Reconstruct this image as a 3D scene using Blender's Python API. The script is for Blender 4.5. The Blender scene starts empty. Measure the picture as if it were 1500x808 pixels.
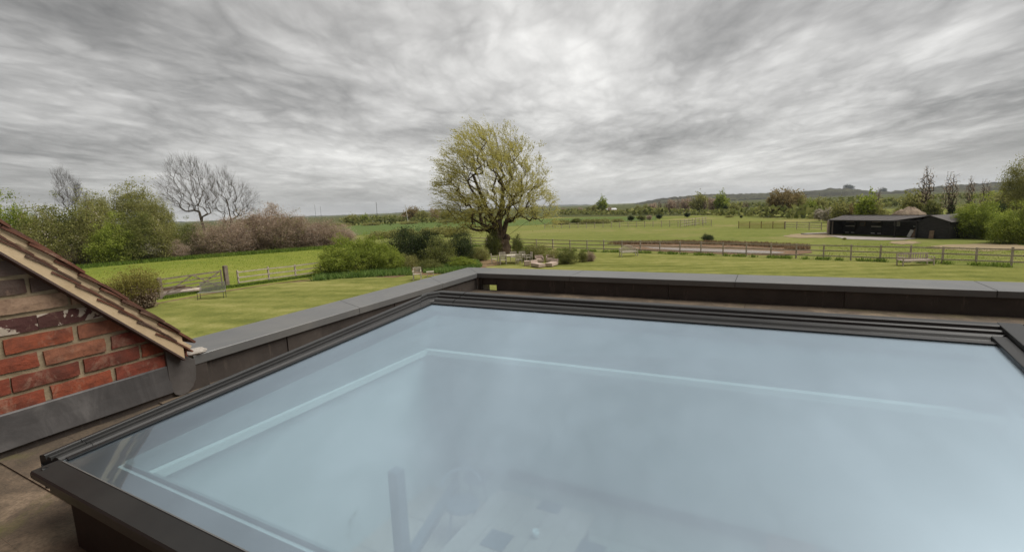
import bpy, bmesh, math, random
import numpy as np
from mathutils import Vector, Matrix
from math import radians, sin, cos, pi, sqrt

# ------------------------------------------------------------------ camera, sky, sun, exposure
S = bpy.context.scene
COL = S.collection
F_PX = 700.0
YAW, PITCH, ROLL = radians(28.5), radians(8.1), radians(-2.35)
CAM = np.array([0.0, 0.0, 5.0])
_f = np.array([-sin(YAW) * cos(PITCH), cos(YAW) * cos(PITCH), -sin(PITCH)])
_r = np.array([cos(YAW), sin(YAW), 0.0]); _u = np.cross(_r, _f)
_r2 = cos(ROLL) * _r + sin(ROLL) * _u; _u2 = -sin(ROLL) * _r + cos(ROLL) * _u
RM = np.array([_r2, _u2, _f])

cd = bpy.data.cameras.new("camera"); cam = bpy.data.objects.new("camera", cd); COL.objects.link(cam)
cd.sensor_width = 36.0; cd.lens = 36.0 * F_PX / 1500.0; cd.clip_start = 0.05; cd.clip_end = 20000
cam.matrix_world = Matrix(((_r2[0], _u2[0], -_f[0], CAM[0]), (_r2[1], _u2[1], -_f[1], CAM[1]),
                           (_r2[2], _u2[2], -_f[2], CAM[2]), (0, 0, 0, 1)))
S.camera = cam

SUN_EL, SUN_AZ = radians(56), radians(62)      # azimuth measured from +Y towards +X
SUN_STRENGTH, SUN_ANGLE = 1.5, radians(50)
EXPOSURE = 1.47
S.view_settings.view_transform = 'Standard'; S.view_settings.look = 'None'
S.view_settings.exposure = EXPOSURE; S.view_settings.gamma = 1.0
S.view_settings.use_curve_mapping = False
S.cycles.max_bounces = 8; S.cycles.transparent_max_bounces = 8
S.cycles.diffuse_bounces = 6; S.cycles.glossy_bounces = 3; S.cycles.volume_bounces = 0
S.cycles.use_adaptive_sampling = True

sd = bpy.data.lights.new("sun", 'SUN'); so = bpy.data.objects.new("sun", sd); COL.objects.link(so)
sd.energy = SUN_STRENGTH; sd.angle = SUN_ANGLE; sd.color = (1.0, 0.96, 0.90)
sdir = Vector((sin(SUN_AZ) * cos(SUN_EL), cos(SUN_AZ) * cos(SUN_EL), sin(SUN_EL)))
so.rotation_euler = sdir.to_track_quat('Z', 'Y').to_euler()


class NT:
    """tiny node-tree writer"""
    def __init__(s, tree):
        s.t = tree; s.n = tree.nodes; s.l = tree.links
    def node(s, kind, **kw):
        n = s.n.new(kind)
        for k, v in kw.items():
            if k in n.inputs.keys() if isinstance(k, str) else False:
                s.put(n.inputs[k], v)
            else:
                setattr(n, k, v)
        return n
    def put(s, sock, v):
        if isinstance(v, bpy.types.NodeSocket): s.l.new(v, sock)
        elif isinstance(v, (tuple, list)) and len(v) == 3 and sock.type == 'RGBA': sock.default_value = (*v, 1)
        else: sock.default_value = v
    def math(s, op, a, b=0.0, c=0.0, clamp=False):
        n = s.n.new('ShaderNodeMath'); n.operation = op; n.use_clamp = clamp
        for i, v in enumerate((a, b, c)): s.put(n.inputs[i], v)
        return n.outputs[0]
    def vmath(s, op, a, b=(0, 0, 0)):
        n = s.n.new('ShaderNodeVectorMath'); n.operation = op
        s.put(n.inputs[0], a); s.put(n.inputs[1], b)
        return n.outputs[0]
    def noise(s, vec, scale, detail=4, rough=0.55, dist=0.0, out='Fac'):
        n = s.n.new('ShaderNodeTexNoise')
        s.l.new(vec, n.inputs['Vector']); n.inputs['Scale'].default_value = scale
        n.inputs['Detail'].default_value = detail; n.inputs['Roughness'].default_value = rough
        n.inputs['Distortion'].default_value = dist
        return n.outputs[out]
    def mapping(s, vec, scale=(1, 1, 1), loc=(0, 0, 0), rot=(0, 0, 0)):
        n = s.n.new('ShaderNodeMapping'); s.l.new(vec, n.inputs['Vector'])
        n.inputs['Scale'].default_value = scale; n.inputs['Location'].default_value = loc; n.inputs['Rotation'].default_value = rot
        return n.outputs[0]
    def ramp(s, fac, stops):
        n = s.n.new('ShaderNodeValToRGB'); s.put(n.inputs[0], fac)
        e = n.color_ramp.elements
        while len(e) < len(stops): e.new(0.5)
        for el, (p, c) in zip(e, stops):
            el.position = p; el.color = (*c, 1) if len(c) == 3 else c
        return n.outputs[0]
    def mix(s, fac, a, b, blend='MIX'):
        n = s.n.new('ShaderNodeMix'); n.data_type = 'RGBA'; n.blend_type = blend
        s.put(n.inputs[0], fac); s.put(n.inputs[6], a); s.put(n.inputs[7], b)
        return n.outputs[2]
    def maprange(s, v, a, b, c=0.0, d=1.0, smooth=False):
        n = s.n.new('ShaderNodeMapRange')
        if smooth: n.interpolation_type = 'SMOOTHSTEP'
        for i, x in enumerate((v, a, b, c, d)): s.put(n.inputs[i], x)
        return n.outputs[0]
    def bump(s, h, strength=0.3, dist=0.01):
        n = s.n.new('ShaderNodeBump'); s.l.new(h, n.inputs['Height'])
        n.inputs['Strength'].default_value = strength; n.inputs['Distance'].default_value = dist
        return n.outputs[0]


def build_world():
    w = bpy.data.worlds.new("World"); S.world = w; w.use_nodes = True
    w.node_tree.nodes.clear(); T = NT(w.node_tree)
    sky = T.n.new('ShaderNodeTexSky'); sky.sky_type = 'NISHITA'; sky.sun_disc = False
    sky.sun_elevation = SUN_EL; sky.sun_rotation = SUN_AZ
    d = T.n.new('ShaderNodeTexCoord').outputs['Generated']
    sp = T.n.new('ShaderNodeSeparateXYZ'); T.l.new(d, sp.inputs[0])
    z = T.math('MAXIMUM', sp.outputs[2], 0.0)
    # a cloud sheet seen in perspective: the direction meets a layer overhead; rolls of cloud run along the view
    k = T.math('DIVIDE', 1.0, T.math('ADD', z, 0.10))
    cb = T.n.new('ShaderNodeCombineXYZ')
    T.l.new(T.math('MULTIPLY', sp.outputs[0], k), cb.inputs[0]); T.l.new(T.math('MULTIPLY', sp.outputs[1], k), cb.inputs[1])
    p = T.mapping(cb.outputs[0], rot=(0, 0, radians(-112)))
    def warped(src_, sc_, amt, det=3):
        w_ = T.vmath('SUBTRACT', T.noise(src_, sc_, det, 0.5, out='Color'), (0.5, 0.5, 0.5))
        s_ = T.n.new('ShaderNodeVectorMath'); s_.operation = 'SCALE'; T.l.new(w_, s_.inputs[0]); s_.inputs['Scale'].default_value = amt
        return T.vmath('ADD', src_, s_.outputs[0])
    q = warped(p, 0.7, 0.40, 2)
    n1 = T.noise(T.mapping(q, scale=(0.55, 0.9, 1.0), loc=(5.3, 2.9, 0)), 0.60, 2, 0.5)
    qb = warped(T.mapping(q, scale=(0.62, 1.0, 1.0), loc=(2.9, 5.3, 0)), 2.2, 0.20, 4)
    n2 = T.noise(qb, 1.5, 10, 0.62)
    # billowed undersides: creases between rounded rolls
    n3 = T.math('ABSOLUTE', T.math('SUBTRACT', T.math('MULTIPLY', T.noise(qb, 2.1, 3, 0.5), 2.0), 1.0))
    n4 = T.math('ABSOLUTE', T.math('SUBTRACT', T.math('MULTIPLY', T.noise(qb, 5.5, 4, 0.55), 2.0), 1.0))
    v = T.math('ADD', T.math('MULTIPLY', n1, 0.58), T.math('ADD', T.math('MULTIPLY', n2, 0.30), T.math('ADD', T.math('MULTIPLY', n3, 0.20), T.math('MULTIPLY', n4, 0.13))))
    # broad brighter part of the overcast where the sun stands behind it
    dot = T.n.new('ShaderNodeVectorMath'); dot.operation = 'DOT_PRODUCT'
    T.l.new(d, dot.inputs[0]); dot.inputs[1].default_value = Vector((-0.42, 0.84, 0.30)).normalized()
    glow = T.maprange(dot.outputs['Value'], 0.50, 1.0, 0.0, 1.0, True)
    v = T.math('ADD', v, T.math('MULTIPLY', glow, 0.15))
    cloud = T.ramp(v, [(0.385, (0.060, 0.059, 0.057)), (0.475, (0.110, 0.108, 0.105)), (0.565, (0.178, 0.176, 0.172)),
                       (0.655, (0.256, 0.254, 0.249)), (0.78, (0.37, 0.367, 0.361))])
    # towards the horizon the layers merge to an even pale grey
    hz = T.maprange(sp.outputs[2], 0.0, 0.14, 1.0, 0.0, True)
    cloud = T.mix(T.math('MULTIPLY', hz, 0.45), cloud, (0.225, 0.225, 0.224))
    nis = T.n.new('ShaderNodeVectorMath'); nis.operation = 'SCALE'
    T.l.new(sky.outputs[0], nis.inputs[0]); nis.inputs['Scale'].default_value = 0.05
    allc = T.mix(1.0, T.mix(0.95, nis.outputs[0], cloud), (1.0, 0.992, 0.975), 'MULTIPLY')
    up = T.n.new('ShaderNodeVectorMath'); up.operation = 'SCALE'; T.l.new(allc, up.inputs[0]); up.inputs['Scale'].default_value = 10.0
    bg = T.n.new('ShaderNodeBackground'); T.l.new(up.outputs[0], bg.inputs[0]); bg.inputs[1].default_value = 0.1
    o = T.n.new('ShaderNodeOutputWorld'); T.l.new(bg.outputs[0], o.inputs[0])
build_world()


# ------------------------------------------------------------------ helpers
def ray(u, v):
    return RM.T @ np.array([(u - 750) / F_PX, -(v - 404) / F_PX, 1.0])
def at(u, v, z=0.0):
    """the point at height z that the photograph shows at pixel (u, v)"""
    d = ray(u, v); p = CAM + d * ((z - CAM[2]) / d[2]); return Vector(p)
def depth(p):
    return float(RM[2] @ (np.array(p) - CAM))
def right(): return Vector((cos(YAW), sin(YAW), 0))

def tag(o, label=None, cat=None, group=None, kind=None):
    if label: o['label'] = label
    if cat: o['category'] = cat
    if group: o['group'] = group
    if kind: o['kind'] = kind
    return o
def empty(name, loc, rz=0.0, label=None, cat=None, group=None):
    o = bpy.data.objects.new(name, None); COL.objects.link(o); o.location = loc; o.rotation_euler = (0, 0, rz)
    o.empty_display_size = 0.1
    return tag(o, label, cat, group)
def link(name, me, parent=None, loc=None):
    o = bpy.data.objects.new(name, me); COL.objects.link(o)
    if parent: o.parent = parent
    if loc is not None: o.location = loc
    return o
def mesh_np(name, V, Fq, mat, smooth=False):
    """V (n,3), Fq (m,k) -> mesh"""
    V = np.asarray(V, np.float32); Fq = np.asarray(Fq, np.int32); m, k = Fq.shape
    me = bpy.data.meshes.new(name)
    me.vertices.add(len(V)); me.vertices.foreach_set('co', V.ravel())
    me.loops.add(m * k); me.loops.foreach_set('vertex_index', Fq.ravel())
    me.polygons.add(m); me.polygons.foreach_set('loop_start', np.arange(m, dtype=np.int32) * k)
    me.polygons.foreach_set('loop_total', np.full(m, k, np.int32))
    if smooth: me.polygons.foreach_set('use_smooth', np.ones(m, bool))
    me.update(calc_edges=True)
    if mat: me.materials.append(mat)
    return me

class MB:
    """collects simple solids into one mesh"""
    def __init__(s): s.v = []; s.f = []
    def poly(s, pts, faces):
        b = len(s.v); s.v += [tuple(p) for p in pts]; s.f += [tuple(b + i for i in f) for f in faces]; return s
    def box(s, c, d, M=None):
        x, y, z = [a / 2 for a in d]; c = Vector(c)
        P = [Vector((i, j, k)) for k in (-z, z) for j in (-y, y) for i in (-x, x)]
        if M is not None: P = [M @ p for p in P]
        return s.poly([c + p for p in P], [(0, 2, 3, 1), (4, 5, 7, 6), (0, 1, 5, 4), (2, 6, 7, 3), (0, 4, 6, 2), (1, 3, 7, 5)])
    def bar(s, a, b, w, h, up=(0, 0, 1)):
        a = Vector(a); b = Vector(b); d = (b - a); L = d.length; d.normalize()
        sx = d.cross(Vector(up));
        if sx.length < 1e-4: sx = d.cross(Vector((1, 0, 0)))
        sx.normalize(); uz = sx.cross(d).normalized()
        P = [p + sx * i * w / 2 + uz * j * h / 2 for p in (a, b) for j in (-1, 1) for i in (-1, 1)]
        return s.poly(P, [(0, 1, 3, 2), (4, 6, 7, 5), (0, 4, 5, 1), (2, 3, 7, 6), (0, 2, 6, 4), (1, 5, 7, 3)])
    def tube(s, pts, rad, k=8, cap=True):
        pts = [Vector(p) for p in pts]; n = len(pts); b = len(s.v)
        if not hasattr(rad, '__len__'): rad = [rad] * n
        up = Vector((0, 0, 1))
        for i, p in enumerate(pts):
            d = (pts[min(i + 1, n - 1)] - pts[max(i - 1, 0)]).normalized()
            sx = d.cross(up)
            if sx.length < 0.05: sx = d.cross(Vector((1, 0, 0)))
            sx.normalize(); uz = sx.cross(d)
            for j in range(k):
                a = 2 * pi * j / k; s.v.append(tuple(p + (sx * cos(a) + uz * sin(a)) * rad[i]))
        for i in range(n - 1):
            for j in range(k):
                s.f.append((b + i * k + j, b + i * k + (j + 1) % k, b + (i + 1) * k + (j + 1) % k, b + (i + 1) * k + j))
        if cap:
            s.f.append(tuple(b + j for j in reversed(range(k)))); s.f.append(tuple(b + (n - 1) * k + j for j in range(k)))
        return s
    def lathe(s, c, prof, k=20):
        c = Vector(c); b = len(s.v); n = len(prof)
        for r, z in prof:
            for j in range(k): s.v.append((c.x + r * cos(2 * pi * j / k), c.y + r * sin(2 * pi * j / k), c.z + z))
        for i in range(n - 1):
            for j in range(k):
                s.f.append((b + i * k + j, b + i * k + (j + 1) % k, b + (i + 1) * k + (j + 1) % k, b + (i + 1) * k + j))
        s.f.append(tuple(b + j for j in reversed(range(k)))); s.f.append(tuple(b + (n - 1) * k + j for j in range(k)))
        return s
    def prism(s, pts, z0, z1):
        n = len(pts); b = len(s.v)
        for z in (z0, z1): s.v += [(p[0], p[1], z) for p in pts]
        s.f.append(tuple(b + i for i in reversed(range(n)))); s.f.append(tuple(b + n + i for i in range(n)))
        for i in range(n): s.f.append((b + i, b + (i + 1) % n, b + n + (i + 1) % n, b + n + i))
        return s
    def mesh(s, name, mat, bevel=0.0, smooth=False):
        me = bpy.data.meshes.new(name); me.from_pydata(s.v, [], s.f); me.update()
        if bevel or True:
            bm = bmesh.new(); bm.from_mesh(me)
            if bevel:
                bmesh.ops.bevel(bm, geom=[e for e in bm.edges if len(e.link_faces) == 2 and e.calc_face_angle(0) > 0.5],
                                offset=bevel, segments=2, affect='EDGES', profile=0.6, clamp_overlap=True)
            bmesh.ops.recalc_face_normals(bm, faces=bm.faces)
            bm.to_mesh(me); bm.free()
        if smooth:
            for p in me.polygons: p.use_smooth = True
        if mat: me.materials.append(mat)
        return me
    def build(s, name, mat, parent=None, bevel=0.0, smooth=False, loc=None):
        return link(name, s.mesh(name, mat, bevel, smooth), parent, loc)


# ------------------------------------------------------------------ materials
def new_mat(name):
    m = bpy.data.materials.new(name); m.use_nodes = True; m.node_tree.nodes.clear()
    T = NT(m.node_tree)
    out = T.n.new('ShaderNodeOutputMaterial')
    b = T.n.new('ShaderNodeBsdfPrincipled'); T.l.new(b.outputs[0], out.inputs[0])
    return m, T, b, out
def obj_co(T):
    """object coordinates shifted per object so shared meshes do not repeat"""
    tc = T.n.new('ShaderNodeTexCoord').outputs['Object']; oi = T.n.new('ShaderNodeObjectInfo')
    v = T.n.new('ShaderNodeVectorMath'); v.operation = 'SCALE'; v.inputs[0].default_value = (37, 91, 53)
    T.l.new(oi.outputs['Random'], v.inputs['Scale'])
    return T.vmath('ADD', tc, v.outputs[0]), oi.outputs['Random']
def world_co(T): return T.n.new('ShaderNodeNewGeometry').outputs['Position']

def simple(name, c1, c2, scale=6, rough=0.7, bump=0.15, bscale=None, detail=6, metal=0.0, stretch=(1, 1, 1), bd=0.005, spec=0.5, world=False, rnd=0.0):
    m, T, b, _ = new_mat(name)
    co, r = obj_co(T)
    if world: co = world_co(T)
    co = T.mapping(co, scale=stretch)
    n = T.noise(co, scale, detail, 0.6)
    col = T.ramp(n, [(0.3, c1), (0.7, c2)])
    if rnd: col = T.mix(T.math('MULTIPLY', r, rnd), col, tuple(x * 0.45 for x in c1))
    T.put(b.inputs['Base Color'], col)
    T.put(b.inputs['Roughness'], T.maprange(n, 0.2, 0.8, rough - 0.08, rough + 0.08)); b.inputs['Metallic'].default_value = metal
    b.inputs['Specular IOR Level'].default_value = spec
    if bump: T.l.new(T.bump(T.noise(co, bscale or scale * 5, 5, 0.65), bump, bd), b.inputs['Normal'])
    return m

def mat_leaf(name, dark, mid, light, transl=0.45, clump=0.9):
    transl = max(transl, 0.45)
    m, T, b, out = new_mat(name)
    g = T.n.new('ShaderNodeNewGeometry'); tc = T.n.new('ShaderNodeTexCoord').outputs['Object']
    oi = T.n.new('ShaderNodeObjectInfo')
    n = T.noise(tc, clump, 3, 0.6)
    f = T.math('ADD', T.math('MULTIPLY', g.outputs['Random Per Island'], 0.55), T.math('MULTIPLY', T.maprange(n, 0.3, 0.7), 0.45))
    f = T.math('ADD', f, T.math('MULTIPLY', T.math('SUBTRACT', oi.outputs['Random'], 0.5), 0.12))
    col = T.ramp(f, [(0.12, dark), (0.5, mid), (0.88, light)])
    T.put(b.inputs['Base Color'], col); b.inputs['Roughness'].default_value = 0.6
    b.inputs['Specular IOR Level'].default_value = 0.08
    tr = T.n.new('ShaderNodeBsdfTranslucent'); T.put(tr.inputs[0], col)
    mx = T.n.new('ShaderNodeMixShader'); mx.inputs[0].default_value = transl
    T.l.new(b.outputs[0], mx.inputs[1]); T.l.new(tr.outputs[0], mx.inputs[2]); T.l.new(mx.outputs[0], out.inputs[0])
    return m

def mat_grass(name, a, b_, c, stripe=0.0, sdir=0.0, dry=None, big=0.06, bands=0.0):
    m, T, b, _ = new_mat(name)
    co = world_co(T)
    n1 = T.noise(co, big, 4, 0.55); n2 = T.noise(co, 0.9, 6, 0.65); n3 = T.noise(co, 9.0, 4, 0.7)
    v = T.math('ADD', T.math('MULTIPLY', n1, 0.34), T.math('ADD', T.math('MULTIPLY', n2, 0.36), T.math('MULTIPLY', n3, 0.3)))
    if stripe:
        s = T.mapping(co, scale=(0.05, 0.55, 1), rot=(0, 0, sdir))
        sn = T.noise(s, 1.0, 3, 0.5, 0.3)
        v = T.math('ADD', v, T.math('MULTIPLY', T.math('SUBTRACT', sn, 0.5), stripe))
        if bands:
            wv = T.n.new('ShaderNodeTexWave'); wv.wave_type = 'BANDS'; wv.bands_direction = 'Y'; T.l.new(T.mapping(co, rot=(0, 0, radians(-22))), wv.inputs['Vector'])
            wv.inputs['Scale'].default_value = 0.19; wv.inputs['Distortion'].default_value = 2.2; wv.inputs['Detail'].default_value = 1.0; wv.inputs['Detail Scale'].default_value = 0.25
            v = T.math('ADD', v, T.math('MULTIPLY', T.math('SUBTRACT', wv.outputs['Fac'], 0.5), bands))
    col = T.ramp(v, [(0.38, a), (0.5, b_), (0.62, c)])
    if dry:
        dn = T.maprange(T.noise(co, big * 2.3, 5, 0.6, 0.5), 0.52, 0.68)
        col = T.mix(T.math('MULTIPLY', dn, 0.6), col, dry)
    T.put(b.inputs['Base Color'], col); b.inputs['Roughness'].default_value = 0.9
    b.inputs['Specular IOR Level'].default_value = 0.0
    T.l.new(T.bump(T.math('ADD', n3, T.math('MULTIPLY', n2, 2.0)), 0.25, 0.03), b.inputs['Normal'])
    return m

M = {}
M['lawn'] = mat_grass('lawn grass', (0.112, 0.126, 0.034), (0.178, 0.184, 0.052), (0.262, 0.246, 0.088), 0.35, radians(-20), bands=0.055)
M['meadow'] = mat_grass('meadow grass', (0.110, 0.135, 0.036), (0.165, 0.180, 0.052), (0.225, 0.218, 0.078), 0.25, radians(10), dry=(0.29, 0.235, 0.115), big=0.03)
M['paddock'] = mat_grass('paddock grass', (0.115, 0.155, 0.026), (0.175, 0.200, 0.038), (0.24, 0.24, 0.062), 0.2, 0.6)
M['crop'] = mat_grass('young crop', (0.085, 0.125, 0.040), (0.105, 0.145, 0.048), (0.13, 0.165, 0.058), 0.15, 0.3, big=0.02)
M['farland'] = mat_grass('far pasture', (0.055, 0.062, 0.030), (0.090, 0.098, 0.042), (0.135, 0.135, 0.066), 0.1, 0.3, big=0.008)
M['dirt'] = simple('trodden earth', (0.13, 0.085, 0.05), (0.24, 0.17, 0.09), 2.5, 0.95, 0.4, world=True, bd=0.03, spec=0.1)
M['sand'] = simple('bare sandy ground', (0.22, 0.17, 0.10), (0.33, 0.26, 0.16), 0.8, 0.95, 0.3, world=True, bd=0.03, spec=0.1)
M['mud'] = simple('dry reed mud', (0.12, 0.075, 0.045), (0.23, 0.15, 0.09), 1.2, 0.95, 0.6, world=True, bd=0.08, spec=0.1)
M['concrete'] = simple('concrete apron', (0.24, 0.21, 0.19), (0.34, 0.30, 0.27), 1.5, 0.9, 0.2, world=True)
M['bark'] = simple('bark', (0.040, 0.028, 0.018), (0.12, 0.085, 0.055), 5, 0.95, 0.9, 9, stretch=(1, 1, 0.35), bd=0.06, spec=0.1)
M['bark_grey'] = simple('grey bark', (0.045, 0.035, 0.026), (0.11, 0.088, 0.068), 5, 0.95, 0.6, 9, stretch=(1, 1, 0.4), bd=0.04, spec=0.1)
M['twig'] = simple('brown twigs', (0.09, 0.055, 0.035), (0.17, 0.11, 0.07), 3, 0.95, 0.3, spec=0.1)
M['weathered'] = simple('weathered grey timber', (0.33, 0.27, 0.23), (0.52, 0.44, 0.38), 3.5, 0.9, 0.4, 20, spec=0.2)
M['oldgate'] = simple('old brown grey timber', (0.13, 0.10, 0.08), (0.26, 0.21, 0.17), 3.5, 0.9, 0.4, 20, spec=0.2)
M['pale_teak'] = simple('silvered teak', (0.36, 0.32, 0.255), (0.54, 0.49, 0.40), 5, 0.85, 0.3, 25, spec=0.2)
M['rail_yellow'] = simple('fresh yellow timber', (0.33, 0.25, 0.07), (0.42, 0.33, 0.11), 3, 0.85, 0.2, spec=0.2)
M['rattan'] = simple('pinkish rattan', (0.36, 0.275, 0.22), (0.52, 0.42, 0.355), 14, 0.8, 0.7, 40, stretch=(1, 1, 2.5), bd=0.01, spec=0.2)
M['blackmetal'] = simple('black painted steel', (0.02, 0.02, 0.02), (0.04, 0.04, 0.042), 9, 0.45, 0.1)
M['benchmesh'] = simple('grey steel mesh', (0.19, 0.18, 0.16), (0.27, 0.26, 0.24), 20, 0.6, 0.5, 60)
M['tarboard'] = simple('black tarred boards', (0.012, 0.011, 0.011), (0.048, 0.043, 0.040), 2.2, 0.75, 0.35, 12, stretch=(1, 1, 3), spec=0.3)
M['barnroof'] = simple('dark corrugated roof', (0.042, 0.036, 0.034), (0.085, 0.072, 0.066), 1.3, 0.8, 0.2)
M['whitepaint'] = simple('worn white paint', (0.45, 0.43, 0.40), (0.66, 0.64, 0.60), 6, 0.7, 0.1)
M['brownboard'] = simple('brown board', (0.14, 0.085, 0.05), (0.25, 0.17, 0.11), 4, 0.85, 0.2)
M['mound'] = simple('spoil heap', (0.20, 0.15, 0.11), (0.34, 0.27, 0.20), 0.8, 0.95, 0.8, 2.5, bd=0.2, spec=0.1)
M['farwhite'] = simple('pale sheet roof', (0.5, 0.5, 0.5), (0.62, 0.62, 0.62), 1, 0.8, 0)
M['wallbrown'] = simple('brown wall', (0.17, 0.10, 0.07), (0.24, 0.15, 0.11), 1, 0.9, 0)
# roof
M['coping'] = simple('powder coated anthracite coping', (0.082, 0.084, 0.085), (0.112, 0.112, 0.110), 2.2, 0.42, 0.04, 90, bd=0.001, spec=0.7)
def add_marks(m, c, lo, scale, amt):
    """stains and droppings with a shape of their own"""
    T = NT(m.node_tree); b = [n for n in T.n if n.type == 'BSDF_PRINCIPLED'][0]; l = b.inputs['Base Color'].links[0]; src = l.from_socket; T.l.remove(l)
    co = world_co(T); n = T.noise(co, scale, 2, 0.5, 0.6); st = T.noise(co, 1.3, 7, 0.7, 1.0)
    col = T.mix(T.maprange(st, 0.46, 0.75, 0, amt), src, tuple(x * 0.5 for x in c))
    col = T.mix(T.maprange(n, lo, lo + 0.02), col, c); T.put(b.inputs['Base Color'], col)
add_marks(M['coping'], (0.34, 0.32, 0.28), 0.775, 19, 0.45)
M['frame'] = simple('anthracite rooflight frame', (0.020, 0.020, 0.020), (0.030, 0.030, 0.029), 4, 0.38, 0.03, 120, bd=0.001, spec=0.25)
M['gasket'] = simple('black rubber gasket', (0.006, 0.006, 0.006), (0.010, 0.010, 0.010), 8, 0.55, 0.05)
M['kerb'] = simple('black kerb lining', (0.010, 0.009, 0.008), (0.024, 0.019, 0.016), 5, 0.8, 0.3)
M['white'] = simple('white plaster reveal', (0.64, 0.68, 0.70), (0.69, 0.73, 0.75), 2, 0.9, 0.02)
M['innerframe'] = simple('light grey inner frame', (0.27, 0.30, 0.31), (0.31, 0.34, 0.35), 3, 0.8, 0.0)  # darker copy of the reveal white, painted on to subdue top-lit parts
M['ledge'] = simple('gloss white ledge', (0.78, 0.84, 0.83), (0.82, 0.87, 0.86), 2, 0.5, 0.0)
M['render'] = simple('building render', (0.25, 0.22, 0.19), (0.32, 0.28, 0.25), 2, 0.9, 0.1)

def mat_upstand():
    m, T, b, _ = new_mat('weathered lead upstand')
    co, r = obj_co(T)
    n = T.noise(co, 3.0, 7, 0.65); s = T.noise(T.mapping(co, scale=(5, 5, 0.9)), 4, 6, 0.7)
    col = T.ramp(n, [(0.3, (0.030, 0.023, 0.019)), (0.6, (0.058, 0.046, 0.038)), (0.8, (0.095, 0.078, 0.064))])
    col = T.mix(T.maprange(s, 0.58, 0.75), col, (0.12, 0.095, 0.075))
    col = T.mix(T.math('MULTIPLY', r, 0.25), col, (0.02, 0.017, 0.016))
    T.put(b.inputs['Base Color'], col); b.inputs['Roughness'].default_value = 0.62
    T.l.new(T.bump(T.noise(co, 14, 5, 0.6), 0.25, 0.01), b.inputs['Normal'])
    return m
M['upstand'] = mat_upstand()

def mat_lead():
    m, T, b, _ = new_mat('dressed lead flashing')
    co, r = obj_co(T)
    n = T.noise(T.mapping(co, scale=(1, 1, 0.45), rot=(0.2, 0, 0)), 5.0, 7, 0.7, 0.8)
    col = T.ramp(n, [(0.3, (0.042, 0.040, 0.040)), (0.55, (0.075, 0.071, 0.070)), (0.75, (0.135, 0.128, 0.124))])
    sc = T.maprange(T.noise(T.mapping(co, scale=(6, 1, 30), rot=(0, 0.4, 0.3)), 6, 3, 0.8), 0.69, 0.76)
    col = T.mix(T.math('MULTIPLY', sc, 0.4), col, (0.28, 0.26, 0.25))
    T.put(b.inputs['Base Color'], col); b.inputs['Metallic'].default_value = 0.25
    T.put(b.inputs['Roughness'], T.maprange(n, 0.3, 0.7, 0.42, 0.62))
    T.l.new(T.bump(T.noise(co, 7, 5, 0.55), 0.35, 0.012), b.inputs['Normal'])
    return m
M['lead'] = mat_lead()
M['flap'] = simple('old dark lead', (0.045, 0.040, 0.037), (0.085, 0.077, 0.072), 7, 0.6, 0.3, 14, bd=0.01)

def mat_felt():
    m, T, b, _ = new_mat('weathered roof felt')
    co = world_co(T); _, r = obj_co(T)
    n = T.noise(co, 3.2, 8, 0.68, 0.6); g = T.noise(co, 85, 6, 0.75); moss = T.noise(co, 1.6, 6, 0.7, 0.8)
    col = T.ramp(n, [(0.3, (0.060, 0.047, 0.034)), (0.5, (0.135, 0.100, 0.068)), (0.66, (0.27, 0.20, 0.135))])
    col = T.mix(T.maprange(g, 0.40, 0.65, 0.0, 0.6), col, (0.040, 0.033, 0.027))
    col = T.mix(T.math('MULTIPLY', T.maprange(moss, 0.55, 0.68), 0.55), col, (0.115, 0.115, 0.030))
    col = T.mix(T.maprange(T.noise(co, 17, 4, 0.75), 0.66, 0.74), col, (0.03, 0.022, 0.018))
    col = T.mix(T.math('MULTIPLY', r, 0.22), col, (0.05, 0.042, 0.034))
    T.put(b.inputs['Base Color'], col); b.inputs['Roughness'].default_value = 0.75
    b.inputs['Specular IOR Level'].default_value = 0.3
    T.l.new(T.bump(T.math('ADD', g, T.math('MULTIPLY', n, 2)), 0.4, 0.006), b.inputs['Normal'])
    return m
M['felt'] = mat_felt()

def mat_brick(name, stops, marks=None):
    m, T, b, _ = new_mat(name)
    co, r = obj_co(T)
    base = T.ramp(r, stops)
    n = T.noise(co, 9, 7, 0.7); f = T.noise(co, 45, 5, 0.7)
    col = T.mix(T.maprange(n, 0.46, 0.72, 0, 0.75), base, (0.060, 0.028, 0.022))
    col = T.mix(T.maprange(T.noise(co, 6, 6, 0.75, 0.6), 0.54, 0.72, 0, 0.75), col, (0.33, 0.225, 0.16))
    col = T.mix(T.maprange(f, 0.35, 0.75, 0.0, 0.35), col, (0.08, 0.04, 0.03))
    if marks:
        col = T.mix(T.maprange(T.noise(co, 11, 4, 0.6, 0.4), 0.5, 0.53), col, marks)
    T.put(b.inputs['Base Color'], col); b.inputs['Roughness'].default_value = 0.88
    b.inputs['Specular IOR Level'].default_value = 0.25
    T.l.new(T.bump(T.math('ADD', T.math('MULTIPLY', f, 1.0), T.math('MULTIPLY', n, 1.5)), 0.7, 0.006), b.inputs['Normal'])
    return m
M['brick'] = mat_brick('red handmade brick', [(0.0, (0.15, 0.040, 0.026)), (0.25, (0.24, 0.058, 0.030)), (0.5, (0.30, 0.080, 0.038)), (0.75, (0.20, 0.045, 0.032)), (1.0, (0.30, 0.125, 0.070))])
M['brick_buff'] = mat_brick('buff brick', [(0, (0.30, 0.20, 0.13)), (1, (0.36, 0.25, 0.17))])
M['brick_grey'] = mat_brick('grey brown brick', [(0, (0.085, 0.062, 0.05)), (1, (0.14, 0.11, 0.095))])
M['brick_burnt'] = mat_brick('burnt brick with white paint', [(0, (0.065, 0.026, 0.024)), (1, (0.075, 0.03, 0.028))], marks=(0.42, 0.36, 0.29))
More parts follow.
